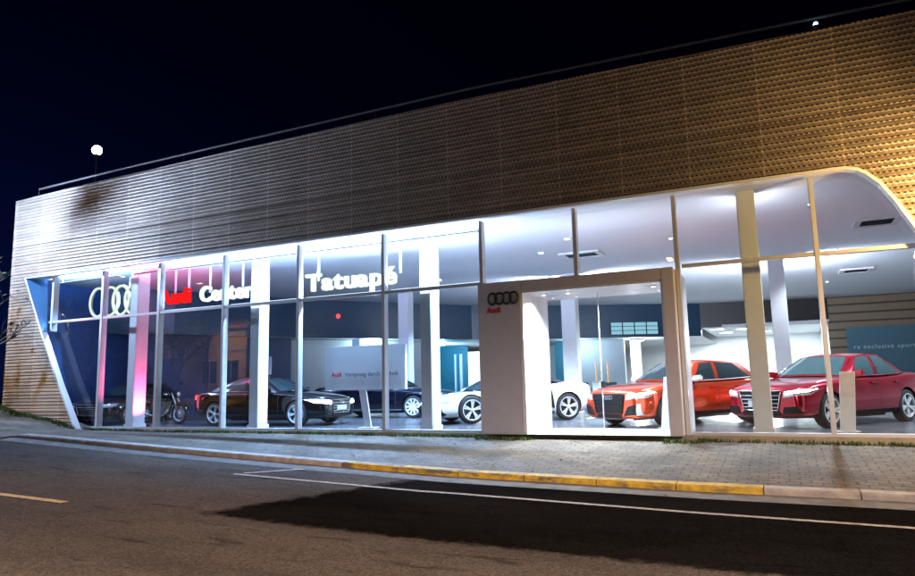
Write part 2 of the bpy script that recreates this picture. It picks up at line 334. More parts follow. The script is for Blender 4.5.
# ------------------------------------------------------------------ mesh helpers
class MB:
    def __init__(s): s.v = []; s.f = []; s.mi = []; s.cur = 0
    def m(s, i): s.cur = i; return s
    def add(s, vs, fs):
        o = len(s.v); s.v += [tuple(v) for v in vs]
        for f in fs: s.f.append(tuple(o + i for i in f)); s.mi.append(s.cur)
        return s
    def box(s, x0, x1, y0, y1, z0, z1):
        v = [(x, y, z) for z in (z0, z1) for y in (y0, y1) for x in (x0, x1)]
        return s.add(v, [(0, 2, 3, 1), (4, 5, 7, 6), (0, 1, 5, 4), (2, 6, 7, 3), (0, 4, 6, 2), (1, 3, 7, 5)])
    def obox(s, c, ax, ay, az):
        """oriented box, half axes as vectors"""
        c, ax, ay, az = map(Vector, (c, ax, ay, az))
        v = [c + ax * i + ay * j + az * k for k in (-1, 1) for j in (-1, 1) for i in (-1, 1)]
        return s.add(v, [(0, 2, 3, 1), (4, 5, 7, 6), (0, 1, 5, 4), (2, 6, 7, 3), (0, 4, 6, 2), (1, 3, 7, 5)])
    def tube(s, pts, r, n=8, cap=True):
        pts = [Vector(p) for p in pts]; rs = r if isinstance(r, (list, tuple)) else [r] * len(pts)
        vs = []; k = len(pts)
        ref = Vector((0, 0, 1))
        for i, p in enumerate(pts):
            d = (pts[min(i + 1, k - 1)] - pts[max(i - 1, 0)]).normalized()
            a = d.cross(ref)
            if a.length < .05: a = d.cross(Vector((1, 0, 0)))
            a.normalize(); b = d.cross(a)
            vs += [p + (a * math.cos(2 * PI * j / n) + b * math.sin(2 * PI * j / n)) * rs[i] for j in range(n)]
        fs = [(i * n + j, i * n + (j + 1) % n, (i + 1) * n + (j + 1) % n, (i + 1) * n + j) for i in range(k - 1) for j in range(n)]
        if cap: fs += [tuple(range(n - 1, -1, -1)), tuple((k - 1) * n + j for j in range(n))]
        return s.add(vs, fs)
    def lathe(s, prof, c, axis='z', n=24, closed=False):
        """prof: (r, h) pairs round an axis through c"""
        vs = []
        for (r, h) in prof:
            for j in range(n):
                a = 2 * PI * j / n; p, q = r * math.cos(a), r * math.sin(a)
                vs.append({'z': (c[0] + p, c[1] + q, c[2] + h), 'y': (c[0] + p, c[1] + h, c[2] + q), 'x': (c[0] + h, c[1] + p, c[2] + q)}[axis])
        k = len(prof)
        fs = [(i * n + j, i * n + (j + 1) % n, (i + 1) * n + (j + 1) % n, (i + 1) * n + j) for i in range(k - 1) for j in range(n)]
        if closed: fs += [((k - 1) * n + j, (k - 1) * n + (j + 1) % n, (j + 1) % n, j) for j in range(n)]
        else: fs += [tuple(range(n - 1, -1, -1)), tuple((k - 1) * n + j for j in range(n))]
        return s.add(vs, fs)
    def torus(s, c, Rr, r, axis='y', n=36, k=10, sx=1., sz=1.):
        vs = []
        for i in range(n):
            a = 2 * PI * i / n
            for j in range(k):
                b = 2 * PI * j / k; q = Rr + r * math.cos(b); h = r * math.sin(b)
                p1, p2 = q * math.cos(a) * sx, q * math.sin(a) * sz
                vs.append({'y': (c[0] + p1, c[1] + h, c[2] + p2), 'x': (c[0] + h, c[1] + p1, c[2] + p2), 'z': (c[0] + p1, c[1] + p2, c[2] + h)}[axis])
        return s.add(vs, [(i * k + j, i * k + (j + 1) % k, ((i + 1) % n) * k + (j + 1) % k, ((i + 1) % n) * k + j) for i in range(n) for j in range(k)])
    def prism(s, poly, d, fn):
        """extrude a 2-D polygon; fn(a, b, h) -> point"""
        n = len(poly)
        vs = [fn(a, b, 0) for a, b in poly] + [fn(a, b, d) for a, b in poly]
        return s.add(vs, [tuple(range(n - 1, -1, -1)), tuple(range(n, 2 * n))] + [(i, (i + 1) % n, n + (i + 1) % n, n + i) for i in range(n)])
    def grid(s, nu, nv, fn):
        vs = [fn(i / nu, j / nv) for i in range(nu + 1) for j in range(nv + 1)]
        return s.add(vs, [(i * (nv + 1) + j, (i + 1) * (nv + 1) + j, (i + 1) * (nv + 1) + j + 1, i * (nv + 1) + j + 1) for i in range(nu) for j in range(nv)])
    def build(s, name, mats, parent=None, smooth=False, recalc=True, bevel=0):
        me = bpy.data.meshes.new(name); me.from_pydata([tuple(v) for v in s.v], [], s.f)
        if not isinstance(mats, (list, tuple)): mats = [mats]
        for m in mats: me.materials.append(m)
        for p, i in zip(me.polygons, s.mi): p.material_index = i
        if recalc:
            bm = bmesh.new(); bm.from_mesh(me); bmesh.ops.recalc_face_normals(bm, faces=bm.faces[:])
            if bevel: bmesh.ops.bevel(bm, geom=bm.edges[:], offset=bevel, segments=2, affect='EDGES')
            bm.to_mesh(me); bm.free()
        if smooth:
            me.polygons.foreach_set('use_smooth', [True] * len(me.polygons))
            if smooth == 'auto': me.set_sharp_from_angle(angle=R(35))
        o = bpy.data.objects.new(name, me); col.objects.link(o)
        if parent: o.parent = parent
        return o

def tag(o, label=None, cat=None, group=None, kind=None):
    if label: o['label'] = label
    if cat: o['category'] = cat
    if group: o['group'] = group
    if kind: o['kind'] = kind
    return o

def thing(name, label, cat, loc=(0, 0, 0), rz=0., group=None, scale=1.):
    o = bpy.data.objects.new(name, None); col.objects.link(o); o.empty_display_size = .2
    o.location = loc; o.rotation_euler = (0, 0, rz); o.scale = (scale,) * 3
    return tag(o, label, cat, group)

def copy_tree(o, parent=None):
    c = o.copy(); col.objects.link(c)
    if parent: c.parent = parent
    for ch in list(o.children): copy_tree(ch, c)
    return c

def eval_mesh(o):
    dg = bpy.context.evaluated_depsgraph_get()
    return bpy.data.meshes.new_from_object(o.evaluated_get(dg))

def text_mesh(txt, size, depth, mat, name, parent=None, fat=0., rot=(PI / 2, 0, 0), loc=(0, 0, 0), align='LEFT', space=1., bevel=0.):
    cu = bpy.data.curves.new(name, 'FONT'); cu.body = txt; cu.size = size; cu.extrude = depth; cu.offset = fat; cu.align_x = align
    cu.space_character = space; cu.bevel_depth = bevel
    t = bpy.data.objects.new('tmp', cu); col.objects.link(t); bpy.context.view_layer.update()
    me = eval_mesh(t); me.name = name
    w = max((v.co.x for v in me.vertices), default=0)
    bpy.data.objects.remove(t); bpy.data.curves.remove(cu)
    me.materials.clear(); me.materials.append(mat)
    o = bpy.data.objects.new(name, me); col.objects.link(o); o.rotation_euler = rot; o.location = loc
    if parent: o.parent = parent
    return o, w

INDOOR = ('downlight', 'ceiling lamp', 'ceiling panel')
def lamp(kind, name, parent, loc, energy, color, size=.2, rot=(0, 0, 0), spot=None, blend=.6, shape=None, size_y=None):
    d = bpy.data.lights.new(name, kind); d.energy = energy * (5.0 if name == 'lamp' and parent is not None and parent.get('category') in INDOOR else 1.); d.color = color
    if kind == 'AREA':
        d.size = size; d.shape = shape or 'DISK'
        if size_y: d.size_y = size_y
    elif kind in ('POINT', 'SPOT'): d.shadow_soft_size = size
    if kind == 'SPOT': d.spot_size = R(spot); d.spot_blend = blend
    o = bpy.data.objects.new(name, d); col.objects.link(o); o.location = loc; o.rotation_euler = rot
    if parent: o.parent = parent
    return o

def interp(x, xs, ys):
    if x <= xs[0]: return ys[0]
    for i in range(1, len(xs)):
        if x <= xs[i]: return ys[i - 1] + (ys[i] - ys[i - 1]) * (x - xs[i - 1]) / (xs[i] - xs[i - 1])
    return ys[-1]

# ------------------------------------------------------------------ terrain
KX = [-60, -30, -20, -14.1, -13.1, -10.35, -7.4, -4.36, -1, 1.2, 6, 40]; KZ = [1.4, .62, .34, .17, .12, -.01, -.13, -.245, -.30, -.315, -.36, -.7]
WX = [-60, -24, -20.84, -19.98, -18.2, -17.4, -14.3, -10, -6.4, -1.5, 1.8, 6, 40]; WZ = [1.5, .78, .64, .42, .19, -.02, -.05, -.055, -.075, -.09, -.125, -.2, -.6]
YK = -3.8                                   # kerb line
def zk(x): return interp(x, KX, KZ)
def zw(x): return interp(x, WX, WZ)
def zroad(x, y): return zk(x) - .11 - .02 * (-3.95 - y)
def kerb_h(x): return interp(x, [-15.3, -14.2], [.0, .11])
def zside(x, y):
    """pavement: from the foot of the facade to the kerb top; ramps to the road beyond the kerb's end"""
    t = max(0., min(1., (-.3 - y) / 3.35)); top = zk(x) - .11 + kerb_h(x)
    return zw(x) * (1 - t) + top * t

XS = sorted(set([-120, -90, -60, -45] + [-30 + i * .5 for i in range(80)] + [10 + 3 * i for i in range(12)] + [60, 90, 120]))
def sheet(name, ys, zf, mat, kind='structure', xs=XS, dz=0.):
    b = MB(); n = len(ys)
    b.add([(x, y, zf(x, y) + dz) for x in xs for y in ys], [(i * n + j, (i + 1) * n + j, (i + 1) * n + j + 1, i * n + j + 1) for i in range(len(xs) - 1) for j in range(n - 1)])
    o = b.build(name, mat, smooth=True, recalc=False); tag(o, kind=kind); return o
# one far ground sheet under everything, then the road and pavements above it
g = MB(); g.grid(40, 40, lambda u, v: (-600 + 1200 * u, -600 + 1200 * v, min(-1.6, -1.6)))
tag(g.build('ground', M_['soil'], recalc=False), kind='structure')
sheet('road', [-14.2, -12, -10, -8.5, -7.4, -6.5, -5.7, -4.9, -4.3, -3.95, -3.6], zroad, M_['asphalt'])
sheet('pavement', [-3.66, -3.4, -2.9, -2.3, -1.7, -1.1, -.6, -.3, .2], zside, M_['pavers'])
sheet('gutter', [-4.2, -4.05, -3.90], lambda x, y: zroad(x, y) + .030 * (y + 4.2) / .3, M_['gutter'], xs=[x for x in XS if x > -15], dz=.005)
sheet('far_pavement', [-40, -22, -17.6, -16.5, -14.3, -14.2], lambda x, y: zroad(x, -14.2) + (.12 if y < -14.25 else 0), M_['pavers'])
# kerb: stones along the road, yellow between X=-6.4 and .1
k = MB(); xs = []
x = -15.2
while x < 30: xs.append(x); x += 1.0 if x > -14.3 else .3
for a, b_ in zip(xs[:-1], xs[1:]):
    def kp(x):
        t = zk(x) - .11 + kerb_h(x); lo = zroad(x, -3.9) - .12
        return [(x, -3.92, lo), (x, -3.90, t - .022), (x, -3.88, t), (x, -3.67, t + .004), (x, -3.65, lo)]
    k.m(1 if -5.9 < (a + b_) / 2 < .12 else 0)
    g_ = .006
    k.add(kp(a + g_) + kp(b_ - g_), [(i, (i + 1) % 5, 5 + (i + 1) % 5, 5 + i) for i in range(5)] + [(0, 1, 2, 3, 4), (9, 8, 7, 6, 5)])
tag(k.build('kerb', [M_['kerb'], M_['kerb_yellow']]), kind='structure')

def strip(name, pts, w, mat, dz=.006, n=24):
    """painted stripe following the road between plan points"""
    b = MB()
    for (p, q) in zip(pts[:-1], pts[1:]):
        p, q = Vector(p), Vector(q); d = (q - p).normalized(); s = Vector((-d.y, d.x)) * w / 2
        b.grid(n, 1, lambda u, v: (lambda c: (c.x, c.y, zroad(c.x, c.y) + dz))(p.lerp(q, u) + s * (2 * v - 1)))
    return tag(b.build(name, mat, recalc=False), kind='structure')
# resurfaced lane: darker asphalt with a slanted ragged start
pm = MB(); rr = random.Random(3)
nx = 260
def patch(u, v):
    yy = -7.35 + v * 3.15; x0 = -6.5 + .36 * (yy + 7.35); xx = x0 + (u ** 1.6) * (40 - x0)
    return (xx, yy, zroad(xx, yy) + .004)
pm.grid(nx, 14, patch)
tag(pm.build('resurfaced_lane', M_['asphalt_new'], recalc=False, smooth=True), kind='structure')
strip('bay_line', [(-7.46, -4.98), (-3.8, -4.92), (-.9, -5.03), (1.0, -5.1), (30, -5.3)], .085, M_['line_white'], .009, 60)
strip('bay_end_line', [(-7.38, -4.86), (-6.69, -3.97)], .085, M_['line_white'], .009)
for a in (-20.6, -16.7, -12.75, -8.95 + .15): strip('lane_dash', [(a - .35, -7.45), (a + 1.0, -7.40)], .11, M_['line_yellow'], .009)

# ------------------------------------------------------------------ the showroom
B = thing('car_showroom', 'long two storey glass fronted car showroom under ribbed gold metal cladding', 'building')
YC = -.3; ZT = 4.39; XL, XR = -20.82, 9.0
def ztop(x): return interp(x, [-20.82, -17, -12, -5.7, -1.6, 2.5, 9], [6.85, 6.93, 6.98, 7.02, 6.95, 6.87, 6.8])
DX = [-20.07, -19.17, -18.29, -17.66, -17.40]; DZ = [ZT, 2.72, 1.21, .25, -.15]
RX = [.81, 1.0, 1.22, 1.39, 1.51, 1.69, 1.87, 1.98, 2.1, 2.6, 3.2, 3.75]; RZ = [ZT, ZT + .005, ZT - .002, 4.34, 4.26, 4.07, 3.765, 3.535, 3.29, 2.3, 1.1, -.15]
def depth_at(z, x=0):
    f = (z / RIB) % 1.0
    # folded rib: lip out at the bottom, falling back to the top
    return YC - .015 * (1 - abs(2 * f - 1)) ** .7 - (.014 if f < .28 else 0)
def zlevels(z0, z1):
    zs = [z0]; kk = math.floor(z0 / RIB * 5) + 1
    while kk * RIB / 5 < z1 - 1e-4: zs.append(kk * RIB / 5); kk += 1
    return zs + [z1]
cl = MB()
def clad_strip(x0, x1, lo, hi):
    """cladding between two x with linear lower and upper limits"""
    zs = [i * RIB / 5 for i in range(-30, 400)]
    prev = None
    a0, a1, b0, b1 = lo(x0), lo(x1), hi(x0), hi(x1)
    vs = []; fs = []
    for z in zs:
        za, zb = min(max(z, a0), b0), min(max(z, a1), b1)
        vs += [(x0, depth_at(za), za), (x1, depth_at(zb), zb)]
    for i in range(len(zs) - 1):
        p = 2 * i
        if vs[p + 2][2] - vs[p][2] < 1e-6 and vs[p + 3][2] - vs[p + 1][2] < 1e-6: continue
        fs.append((p, p + 1, p + 3, p + 2))
    used = sorted({i for f in fs for i in f}); mp = {o: n for n, o in enumerate(used)}
    cl.add([vs[i] for i in used], [tuple(mp[i] for i in f) for f in fs])
base = lambda x: zw(x) - .1
xs = [XL + i * .6 for i in range(2)] + [-20.07]
def seq(a, b, st):
    n = max(1, round((b - a) / st)); return [a + (b - a) * i / n for i in range(n + 1)]
for a, b_ in zip(*(lambda s: (s[:-1], s[1:]))(seq(XL, DX[0], .25))): clad_strip(a, b_, base, ztop)
for a, b_ in zip(*(lambda s: (s[:-1], s[1:]))(seq(DX[0], .81, 1.0))): clad_strip(a, b_, lambda x: ZT, ztop)
s_ = seq(DX[0], DX[-1], .12)
for a, b_ in zip(s_[:-1], s_[1:]): clad_strip(a, b_, base, lambda x: max(base(x), interp(x, DX, DZ)))
s_ = seq(.81, RX[-1], .06)
for a, b_ in zip(s_[:-1], s_[1:]): clad_strip(a, b_, lambda x: max(base(x), interp(x, RX, RZ)), ztop)
for a, b_ in zip(*(lambda s: (s[:-1], s[1:]))(seq(RX[-1], XR, .8))): clad_strip(a, b_, base, ztop)
cl.build('facade_cladding', M_['clad'], B, recalc=False)
# dark end wall, backing behind the cladding and roof slab
e = MB()
e.box(XL, XL + .04, YC - .01, 9.0, -1, 6.84)
e.build('end_wall', M_['roofing'], B)
e = MB()
pts = seq(XL + .045, XR, 1.0)
for a, b_ in zip(pts[:-1], pts[1:]):
    e.add([(a, -.2, ZT + .05), (b_, -.2, ZT + .05), (b_, -.2, ztop(b_) - .02), (a, -.2, ztop(a) - .02), (a, 24, ztop(a) - .02), (b_, 24, ztop(b_) - .02)], [(0, 1, 2, 3), (3, 2, 5, 4)])
e.build('roof', M_['roofing'], B, recalc=False)
# top rail set just behind the cladding edge, on a low dark upstand
pr = MB(); s_ = seq(-20.35, XR, 1.2)
for a, b_ in zip(s_[:-1], s_[1:]):
    pr.add([(a, .05, ztop(a) - .1), (b_, .05, ztop(b_) - .1), (b_, .05, ztop(b_) + .06), (a, .05, ztop(a) + .06)] + [(a, .12, ztop(a) - .1), (b_, .12, ztop(b_) - .1), (b_, .12, ztop(b_) + .06), (a, .12, ztop(a) + .06)],
           [(0, 1, 2, 3), (4, 7, 6, 5), (3, 2, 6, 7), (0, 3, 7, 4), (1, 5, 6, 2)])
par = pr.build('parapet', M_['roofing'], B)
MB().tube([(x, .085, ztop(x) + .40) for x in s_], .032, 6).build('coping_rail', M_['rail'], par, smooth=True)
for x in s_[::5]: MB().tube([(x, .085, ztop(x) + .05), (x, .085, ztop(x) + .40)], .018, 6).build('rail_post', M_['roofing'], par)

# opening frame: white band round the cut-out, from the cladding back to the glass
fr = MB()
path = [(x, z) for x, z in zip(reversed(DX), reversed(DZ))]
path = [(p[0], p[1]) for p in path] + [(-18.6, ZT), (-14, ZT), (-8, ZT), (-2, ZT)] + list(zip(RX, RZ))
def off(i):
    a = Vector(path[max(i - 1, 0)]); b_ = Vector(path[min(i + 1, len(path) - 1)]); d = (b_ - a).normalized(); return Vector((d.y, -d.x))
for i in range(len(path) - 1):
    q = []
    for j in (i, i + 1):
        p = Vector(path[j]); n = off(j)            # n points into the opening
        th = .032 if p.x > -20.5 and p.x < -17.2 else .022
        a = p - n * .03; b_ = p + n * th
        yb = interp(p.y, [2.72, 4.37], [-.19, .32]) if p.x < -17 and j < len(DX) else interp(p.x, [-20.0, -18.6, .9, 1.6], [.32, -.215, -.215, -.12])
        q += [(a.x, YC - .055, a.y), (b_.x, YC - .055, b_.y), (b_.x, yb, b_.y), (a.x, yb, a.y)]
    fr.m(0).add(q, [(0, 1, 5, 4), (2, 3, 7, 6), (3, 0, 4, 7), (0, 3, 2, 1), (4, 5, 6, 7)])
    fr.m(1 if i in (3,) else 0).add([q[1], q[2], q[6], q[5]], [(0, 1, 2, 3)])  # blue light on the upper left reveal, put into its colour
fr.build('opening_frame', [M_['white_gloss'], M_['blue_lit_reveal']], B, recalc=False)

# floor, ceiling, walls
FP = [(-20.3, 2.6), (-19.4, 3.5), (-18.9, 4.15), (-17.0, 8.6), (-13.55, 13.1), (-12.3, 14.7), (-8.96, 17.2), (-3.2, 20.4), (3.0, 21.8), (9.0, 22.0)]
fl = MB(); fl.box(XL + .05, XR, -.02, 30, -.12, 0.); fl.build('floor', M_['tile'], B)
pl = MB(); pl.box(-17.3, RX[-1] + .3, -.10, -.021, -.6, -.004); pl.build('plinth', M_['plinth'], B)
ZC = 4.44
ce = MB(); ce.box(XL + .05, XR, -.18, 30, ZC, ZC + .12); ce.build('ceiling', M_['ceil'], B)
# fascia: bent band below the ceiling, with the lower ceiling and rooms beneath it
def band(name, mat, i0, i1, zlo, zhi, dy=0., th=.12):
    b = MB()
    for i in range(i0, i1):
        (x0, y0), (x1, y1) = FP[i], FP[i + 1]
        b.add([(x0, y0 + dy, zlo), (x1, y1 + dy, zlo), (x1, y1 + dy, zhi), (x0, y0 + dy, zhi), (x0, y0 + dy + th, zlo), (x1, y1 + dy + th, zlo), (x1, y1 + dy + th, zhi), (x0, y0 + dy + th, zhi)],
              [(0, 1, 2, 3), (7, 6, 5, 4), (0, 4, 5, 1), (3, 2, 6, 7), (0, 3, 7, 4), (1, 5, 6, 2)])
    return b.build(name, mat, B)
band('mezzanine_fascia', M_['dark_teal'], 0, 7, 2.92, ZC - .002)
band('mezzanine_fascia', M_['dark_brown'], 7, 8, 3.30, ZC - .002, 0., .12)['label'] = 'brown stretch of fascia on the right'
lw = MB(); lw.box(-13.9, -7.2, 22.6, 22.7, 0, 2.93); lw.build('back_wall', M_['grey_wall'], B)
b = MB()                                        # soffit under the mezzanine
sof = [(x, y) for x, y in FP[0:8]]
b.add([(x, y + .12, 2.93) for x, y in sof] + [(x, 28.9, 2.93) for x, y in sof], [(i, i + 1, 8 + i + 1, 8 + i) for i in range(7)])
b.build('mezzanine_soffit', M_['ceil'], B, recalc=False)
MB().box(-3.2, 2.05, 20.6, 29, 3.31, 3.40).build('rear_soffit', M_['ceil'], B)
MB().box(-21, XR, 28.9, 29.05, -.1, ZC).build('back_wall', M_['white'], B)
MB().box(XR - .1, XR, .2, 28.8, 0, ZC).build('side_wall', M_['grey_wall'], B)
MB().box(2.05, XR - .1, 21.6, 21.85, 0, ZC - .002).build('wire_reflection_wall', M_['wire_reflections'], B)  # wavy lines stand for wire reflections, painted into the wall colour
MB().box(2.05, 2.25, 21.9, 28.8, 0, ZC - .002).build('partition', M_['white'], B)
bw = MB(); bw.box(2.72, 8.2, 21.50, 21.56, .02, 3.05); bwo = bw.build('blue_panel', M_['blue_wall'], B)
cx = 2.95
for wd_ in ('re', 'exclusive', 'sport'):
    t, w = text_mesh(wd_, .26, .004, M_['white_print'], 'lettering', bwo, loc=(cx, 21.49, 2.10), space=1.18); cx += w + .13
# dark left end: a violet back wall, and a pale partition further in
MB().box(-20.2, -18.1, 8.9, 9.0, 0, 2.93).build('dark_wall', M_['dark_navy'], B)
MB().obox((-18.6, 6.2, 1.46), (1.0, 2.6, 0), (-.05, .02, 0), (0, 0, 1.46)).build('dark_wall', M_['dark_navy'], B)
MB().obox((-16.05, 11.6, 1.45), (1.95, 2.6, 0), (-.05, .04, 0), (0, 0, 1.45)).build('pale_partition', M_['grey_wall'], B)
MB().box(-16.4, -14.62, 19.3, 19.4, 0, 2.92).build('teal_wall', M_['teal_wall'], B)
MB().box(-10.0, -8.75, 19.5, 19.6, 0, 2.92).build('teal_wall', M_['teal_wall'], B)
MB().box(-8.74, -6.6, 19.5, 19.6, 0, 2.92).build('grey_partition', M_['grey_wall'], B)
# rear doorway as a glowing slab in place of light beyond, its frame and the strip beside it
d = MB(); d.box(-14.6, -13.5, 19.3, 19.36, .0, 2.6); dw = d.build('lit_doorway', M_['led_panel'], B)
MB().box(-15.05, -14.90, 19.2, 19.29, 0, 2.5).box(-15.35, -15.25, 19.2, 19.29, 0, 2.5).build('door_frame', M_['white'], dw)

MB().box(XL + .06, XL + .12, .2, 8.8, 0, ZC - .002).build('side_wall', M_['navy'], B)
# columns
def column(x0, x1, y0, y1, z1=ZC, mat='white', label=None):
    b = MB(); b.box(x0, x1, y0, y1, .10, z1 - .002); o = b.build('column', M_[mat], B, bevel=.012)
    f = MB(); f.box(x0 - .025, x1 + .025, y0 - .025, y1 + .025, 0, .099); f.build('column_base', M_[mat], o, bevel=.006)
    return o
for x0, x1, y1 in ((-16.55, -16.24, .85), (-12.13, -11.84, .82), (-7.22, -6.96, .9), (-.51, -.20, .82)): column(x0, x1, .45, y1)
for x0, x1, y0 in ((-6.25, -5.78, 8.2), (-.12, .30, 8.4), (-12.3, -11.9, 8.2)): column(x0, x1, y0, y0 + .42)
column(-6.6, -6.15, 20.9, 21.3, 2.92)

# glazing
MX = [-19.2, -17.06, -14.85, -12.58, -10.24, -7.88, -5.49, -3.475, -1.574, .708, 3.0]
ZTR = 3.05
def diag_z(x): return interp(x, DX, DZ) if x < DX[-1] else -9
def curve_z(x): return interp(x, RX, RZ) if x > .81 else ZT
def mull(x, z0, z1, w=.075):
    b = MB(); b.box(x - w / 2, x + w / 2, -.06, .11, z0, z1); return b.build('mullion', M_['alu'], B, bevel=.006)
for x in MX:
    lo = max(.0, diag_z(x)); hi = min(ZT + .04, curve_z(x))
    if abs(x + 3.475) < .01: lo = 3.0
    mull(x, lo, hi, .095 if x < -13 else .075)
tr = MB()
for a, b_ in ((-19.36, -5.49), (-1.50, 2.2)): tr.box(a, b_, -.045, .07, ZTR - .035, ZTR + .03)
tr.build('transom', M_['alu'], B)
bt = MB(); bt.box(-17.4, -5.5, -.055, .09, 0., .05); bt.box(-1.5, RX[-1], -.055, .09, 0., .05); bt.build('bottom_rail', M_['alu'], B)
def pane(pts):
    b = MB(); b.prism(pts, .012, lambda a, c, h: (a, .02 + h, c)); return b.build('glass_pane', M_['glass'], B)
def pane_cols(xa, xb, z0f, z1f, n=1):
    s = seq(xa, xb, (xb - xa) / n)
    pane([(x, z0f(x)) for x in s] + [(x, z1f(x)) for x in reversed(s)])
bnd = [-20.02] + MX
for a, b_ in zip(bnd[:-1], bnd[1:]):
    n = 12 if (a < -17.3 or b_ > .8) else 1
    top = (lambda x: min(ZT + .03, curve_z(x) + .02))
    lowL = (lambda x: max(.02, diag_z(x)))
    if b_ < -5 or a > -1.6:
        xl, xr = a + .035, b_ - .035
        # lower pane
        xa = max(xl, interp(-ZTR, [-z for z in DZ], DX)) if a < -17.3 else xl
        xb = min(xr, interp(-ZTR, [-z for z in RZ], RX)) if b_ > 2 else xr
        if a < -17.3 and b_ > xa: pane_cols(xa, xr, lowL, lambda x: ZTR - .036, n)
        elif b_ > 2: pane_cols(xl, xr, lambda x: .02, lambda x: min(ZTR - .036, curve_z(x)), n)
        else: pane_cols(xl, xr, lowL, lambda x: ZTR - .036, n)
        if a < -17.3:
            pane_cols(xl, min(xr, -17.0), lambda x: max(ZTR + .031, diag_z(x)), lambda x: ZT + .03, n)
        elif b_ > 2: pane_cols(xl, xb, lambda x: ZTR + .031, lambda x: max(ZTR + .032, top(x)), n)
        else: pane_cols(xl, xr, lambda x: ZTR + .031, top, n)
    else:
        pane_cols(a + .035, b_ - .035, lambda x: 3.01, top, 1)

# entrance portal: a deep satin box with wide left pier
P = MB()
P.box(-5.45, -4.53, -.36, 1.28, 0, 3.0)                    # left pier
P.box(-1.83, -1.62, -.36, 1.28, 0, 3.0)                    # right pier
P.box(-4.528, -1.832, -.36, 1.28, 2.78, 3.0)               # head
po = P.build('entrance_portal', M_['pier'], B, bevel=.01)
# white lining of the tunnel
P = MB(); P.box(-4.528, -4.50, -.34, 1.27, 0, 2.775); P.box(-4.499, -1.855, -.34, 1.27, 2.745, 2.778); P.box(-1.853, -1.832, -.34, 1.27, 0, 2.775); P.box(-1.618, -1.60, .1, 1.27, 0, 2.99)
P.build('lining', M_['white_gloss'], po)
MB().box(-4.495, -1.86, -.34, 1.3, .001, .012).build('threshold', M_['white'], po)
for x0, x1, lock in ((-4.45, -3.185, 1), (-3.175, -1.9, 0)):
    b = MB(); b.box(x0, x1, .40 if lock else .425, .412 if lock else .437, .02, 2.74); dl = b.build('door_leaf', M_['glass'], po)
    h = MB(); xh = -3.28 if lock else -3.05
    h.tube([(xh, .36, .95), (xh, .36, 1.35)], .014, 8).tube([(xh, .36, 1.0), (xh, .42, 1.0)], .008, 6).tube([(xh, .36, 1.3), (xh, .42, 1.3)], .008, 6); h.build('handle', M_['wood'], dl)
    if lock:
        MB().box(-3.2, -3.12, .37, .399, .86, .98).build('lock', M_['black'], dl)
        MB().box(-3.19, -3.172, .385, .398, .02, 2.74).build('edge_seal', M_['white_gloss'], dl)

# ------------------------------------------------------------------ lights of the place and added fill lamps
def downlight(x, y, z, label, power, color=(.80, .90, 1.), spot=125, r=.075, group='recessed ceiling downlights', on='led_cool'):
    t = thing('ceiling_downlight', label, 'downlight', (x, y, z), group=group)
    MB().lathe([(r + .03, -.003), (r + .03, -.015), (r, -.02), (r - .005, -.004)], (0, 0, 0), 'z', 20).build('ring', M_['white_gloss'], t)
    MB().lathe([(r - .012, -.021), (r - .012, -.026)], (0, 0, 0), 'z', 20).build('lamp_disc', M_[on], t)
    lamp('SPOT', 'lamp', t, (0, 0, -.05), power, color, .06, (0, 0, 0), spot, .5)
    return t
CEIL = []
W1 = 'recessed white ceiling downlight '
downlight(-5.58, 4.29, ZC, W1 + 'glowing above left end of entrance, lower of the bright pair', 420)
downlight(-4.45, 2.89, ZC, W1 + 'glowing beside the mullion above entrance, upper of the bright pair', 420)
for x, y, p in ((-2.2, 4.2, 330), (-2.3, 9.5, 420), (.8, 2.2, 330), (4.4, 3.6, 380), (1.6, 8.2, 420), (4.6, 10.5, 420), (-6.6, 10.6, 420), (-4, 14.5, 500), (1.8, 15.5, 500), (-9.2, 4.8, 520), (-9.6, 9.8, 450), (-12.6, 5.2, 260), (-9.0, .95, 850), (-11.0, .95, 500), (-17.7, 1.1, 260), (-6.35, .95, 450)):  # downlights added to light cars and columns, not fittings known here
    downlight(x, y, ZC, W1 + 'small and flush, added to light the cars and columns', p, (.80, .89, 1.) if x > -6 else (.34, .58, 1.), r=.05, group='flush downlights added over the cars')
def added_uplight(x, y, z, sx, power, label, tilt=180):  # lamps added out of view to brighten the ceiling
    t = thing('added_uplight', label, 'added_uplight', (x, y, z), group='added uplights washing the ceiling')
    MB().box(-sx, sx, -.06, .06, 0, .05).build('housing', M_['white_gloss'], t, bevel=.006); MB().box(-sx + .01, sx - .01, -.045, .045, .0505, .056).build('diffuser', M_['led_cool'], t)
    lamp('AREA', 'lamp', t, (0, 0, .07), power, (.78, .84, 1.), 2 * sx - .02, (R(tilt), 0, 0), shape='RECTANGLE', size_y=.09)
added_uplight(-3.55, 1.1, 3.002, 1.6, 30, 'long added ceiling wash lamp hidden on top of the entrance portal', 142)
for x, y, lab, p in ((-.355, .90, 'short added ceiling wash lamp hidden behind the front column right of entrance', 25), (-7.09, .98, 'short added ceiling wash lamp hidden behind the white column left of entrance', 25), (.09, 8.90, 'short added ceiling wash lamp on the back of the column behind the red sedan', 650), (-6.01, 8.70, 'short added ceiling wash lamp on the back of the column behind the white coupe', 650)):
    added_uplight(x, y, 3.35, .13, p, lab, 160)
# lamps in the portal head
for x, lab in ((-4.2, 'small portal spotlight by the wide left pier head'), (-3.7, 'small portal spotlight just right of the left corner'), (-2.05, 'small portal spotlight in the right corner of the entrance head')):
    downlight(x, .1, 2.744, lab, 130 if x < -3 else 60, (.80, .90, 1.), 140, .04, 'portal spotlights')
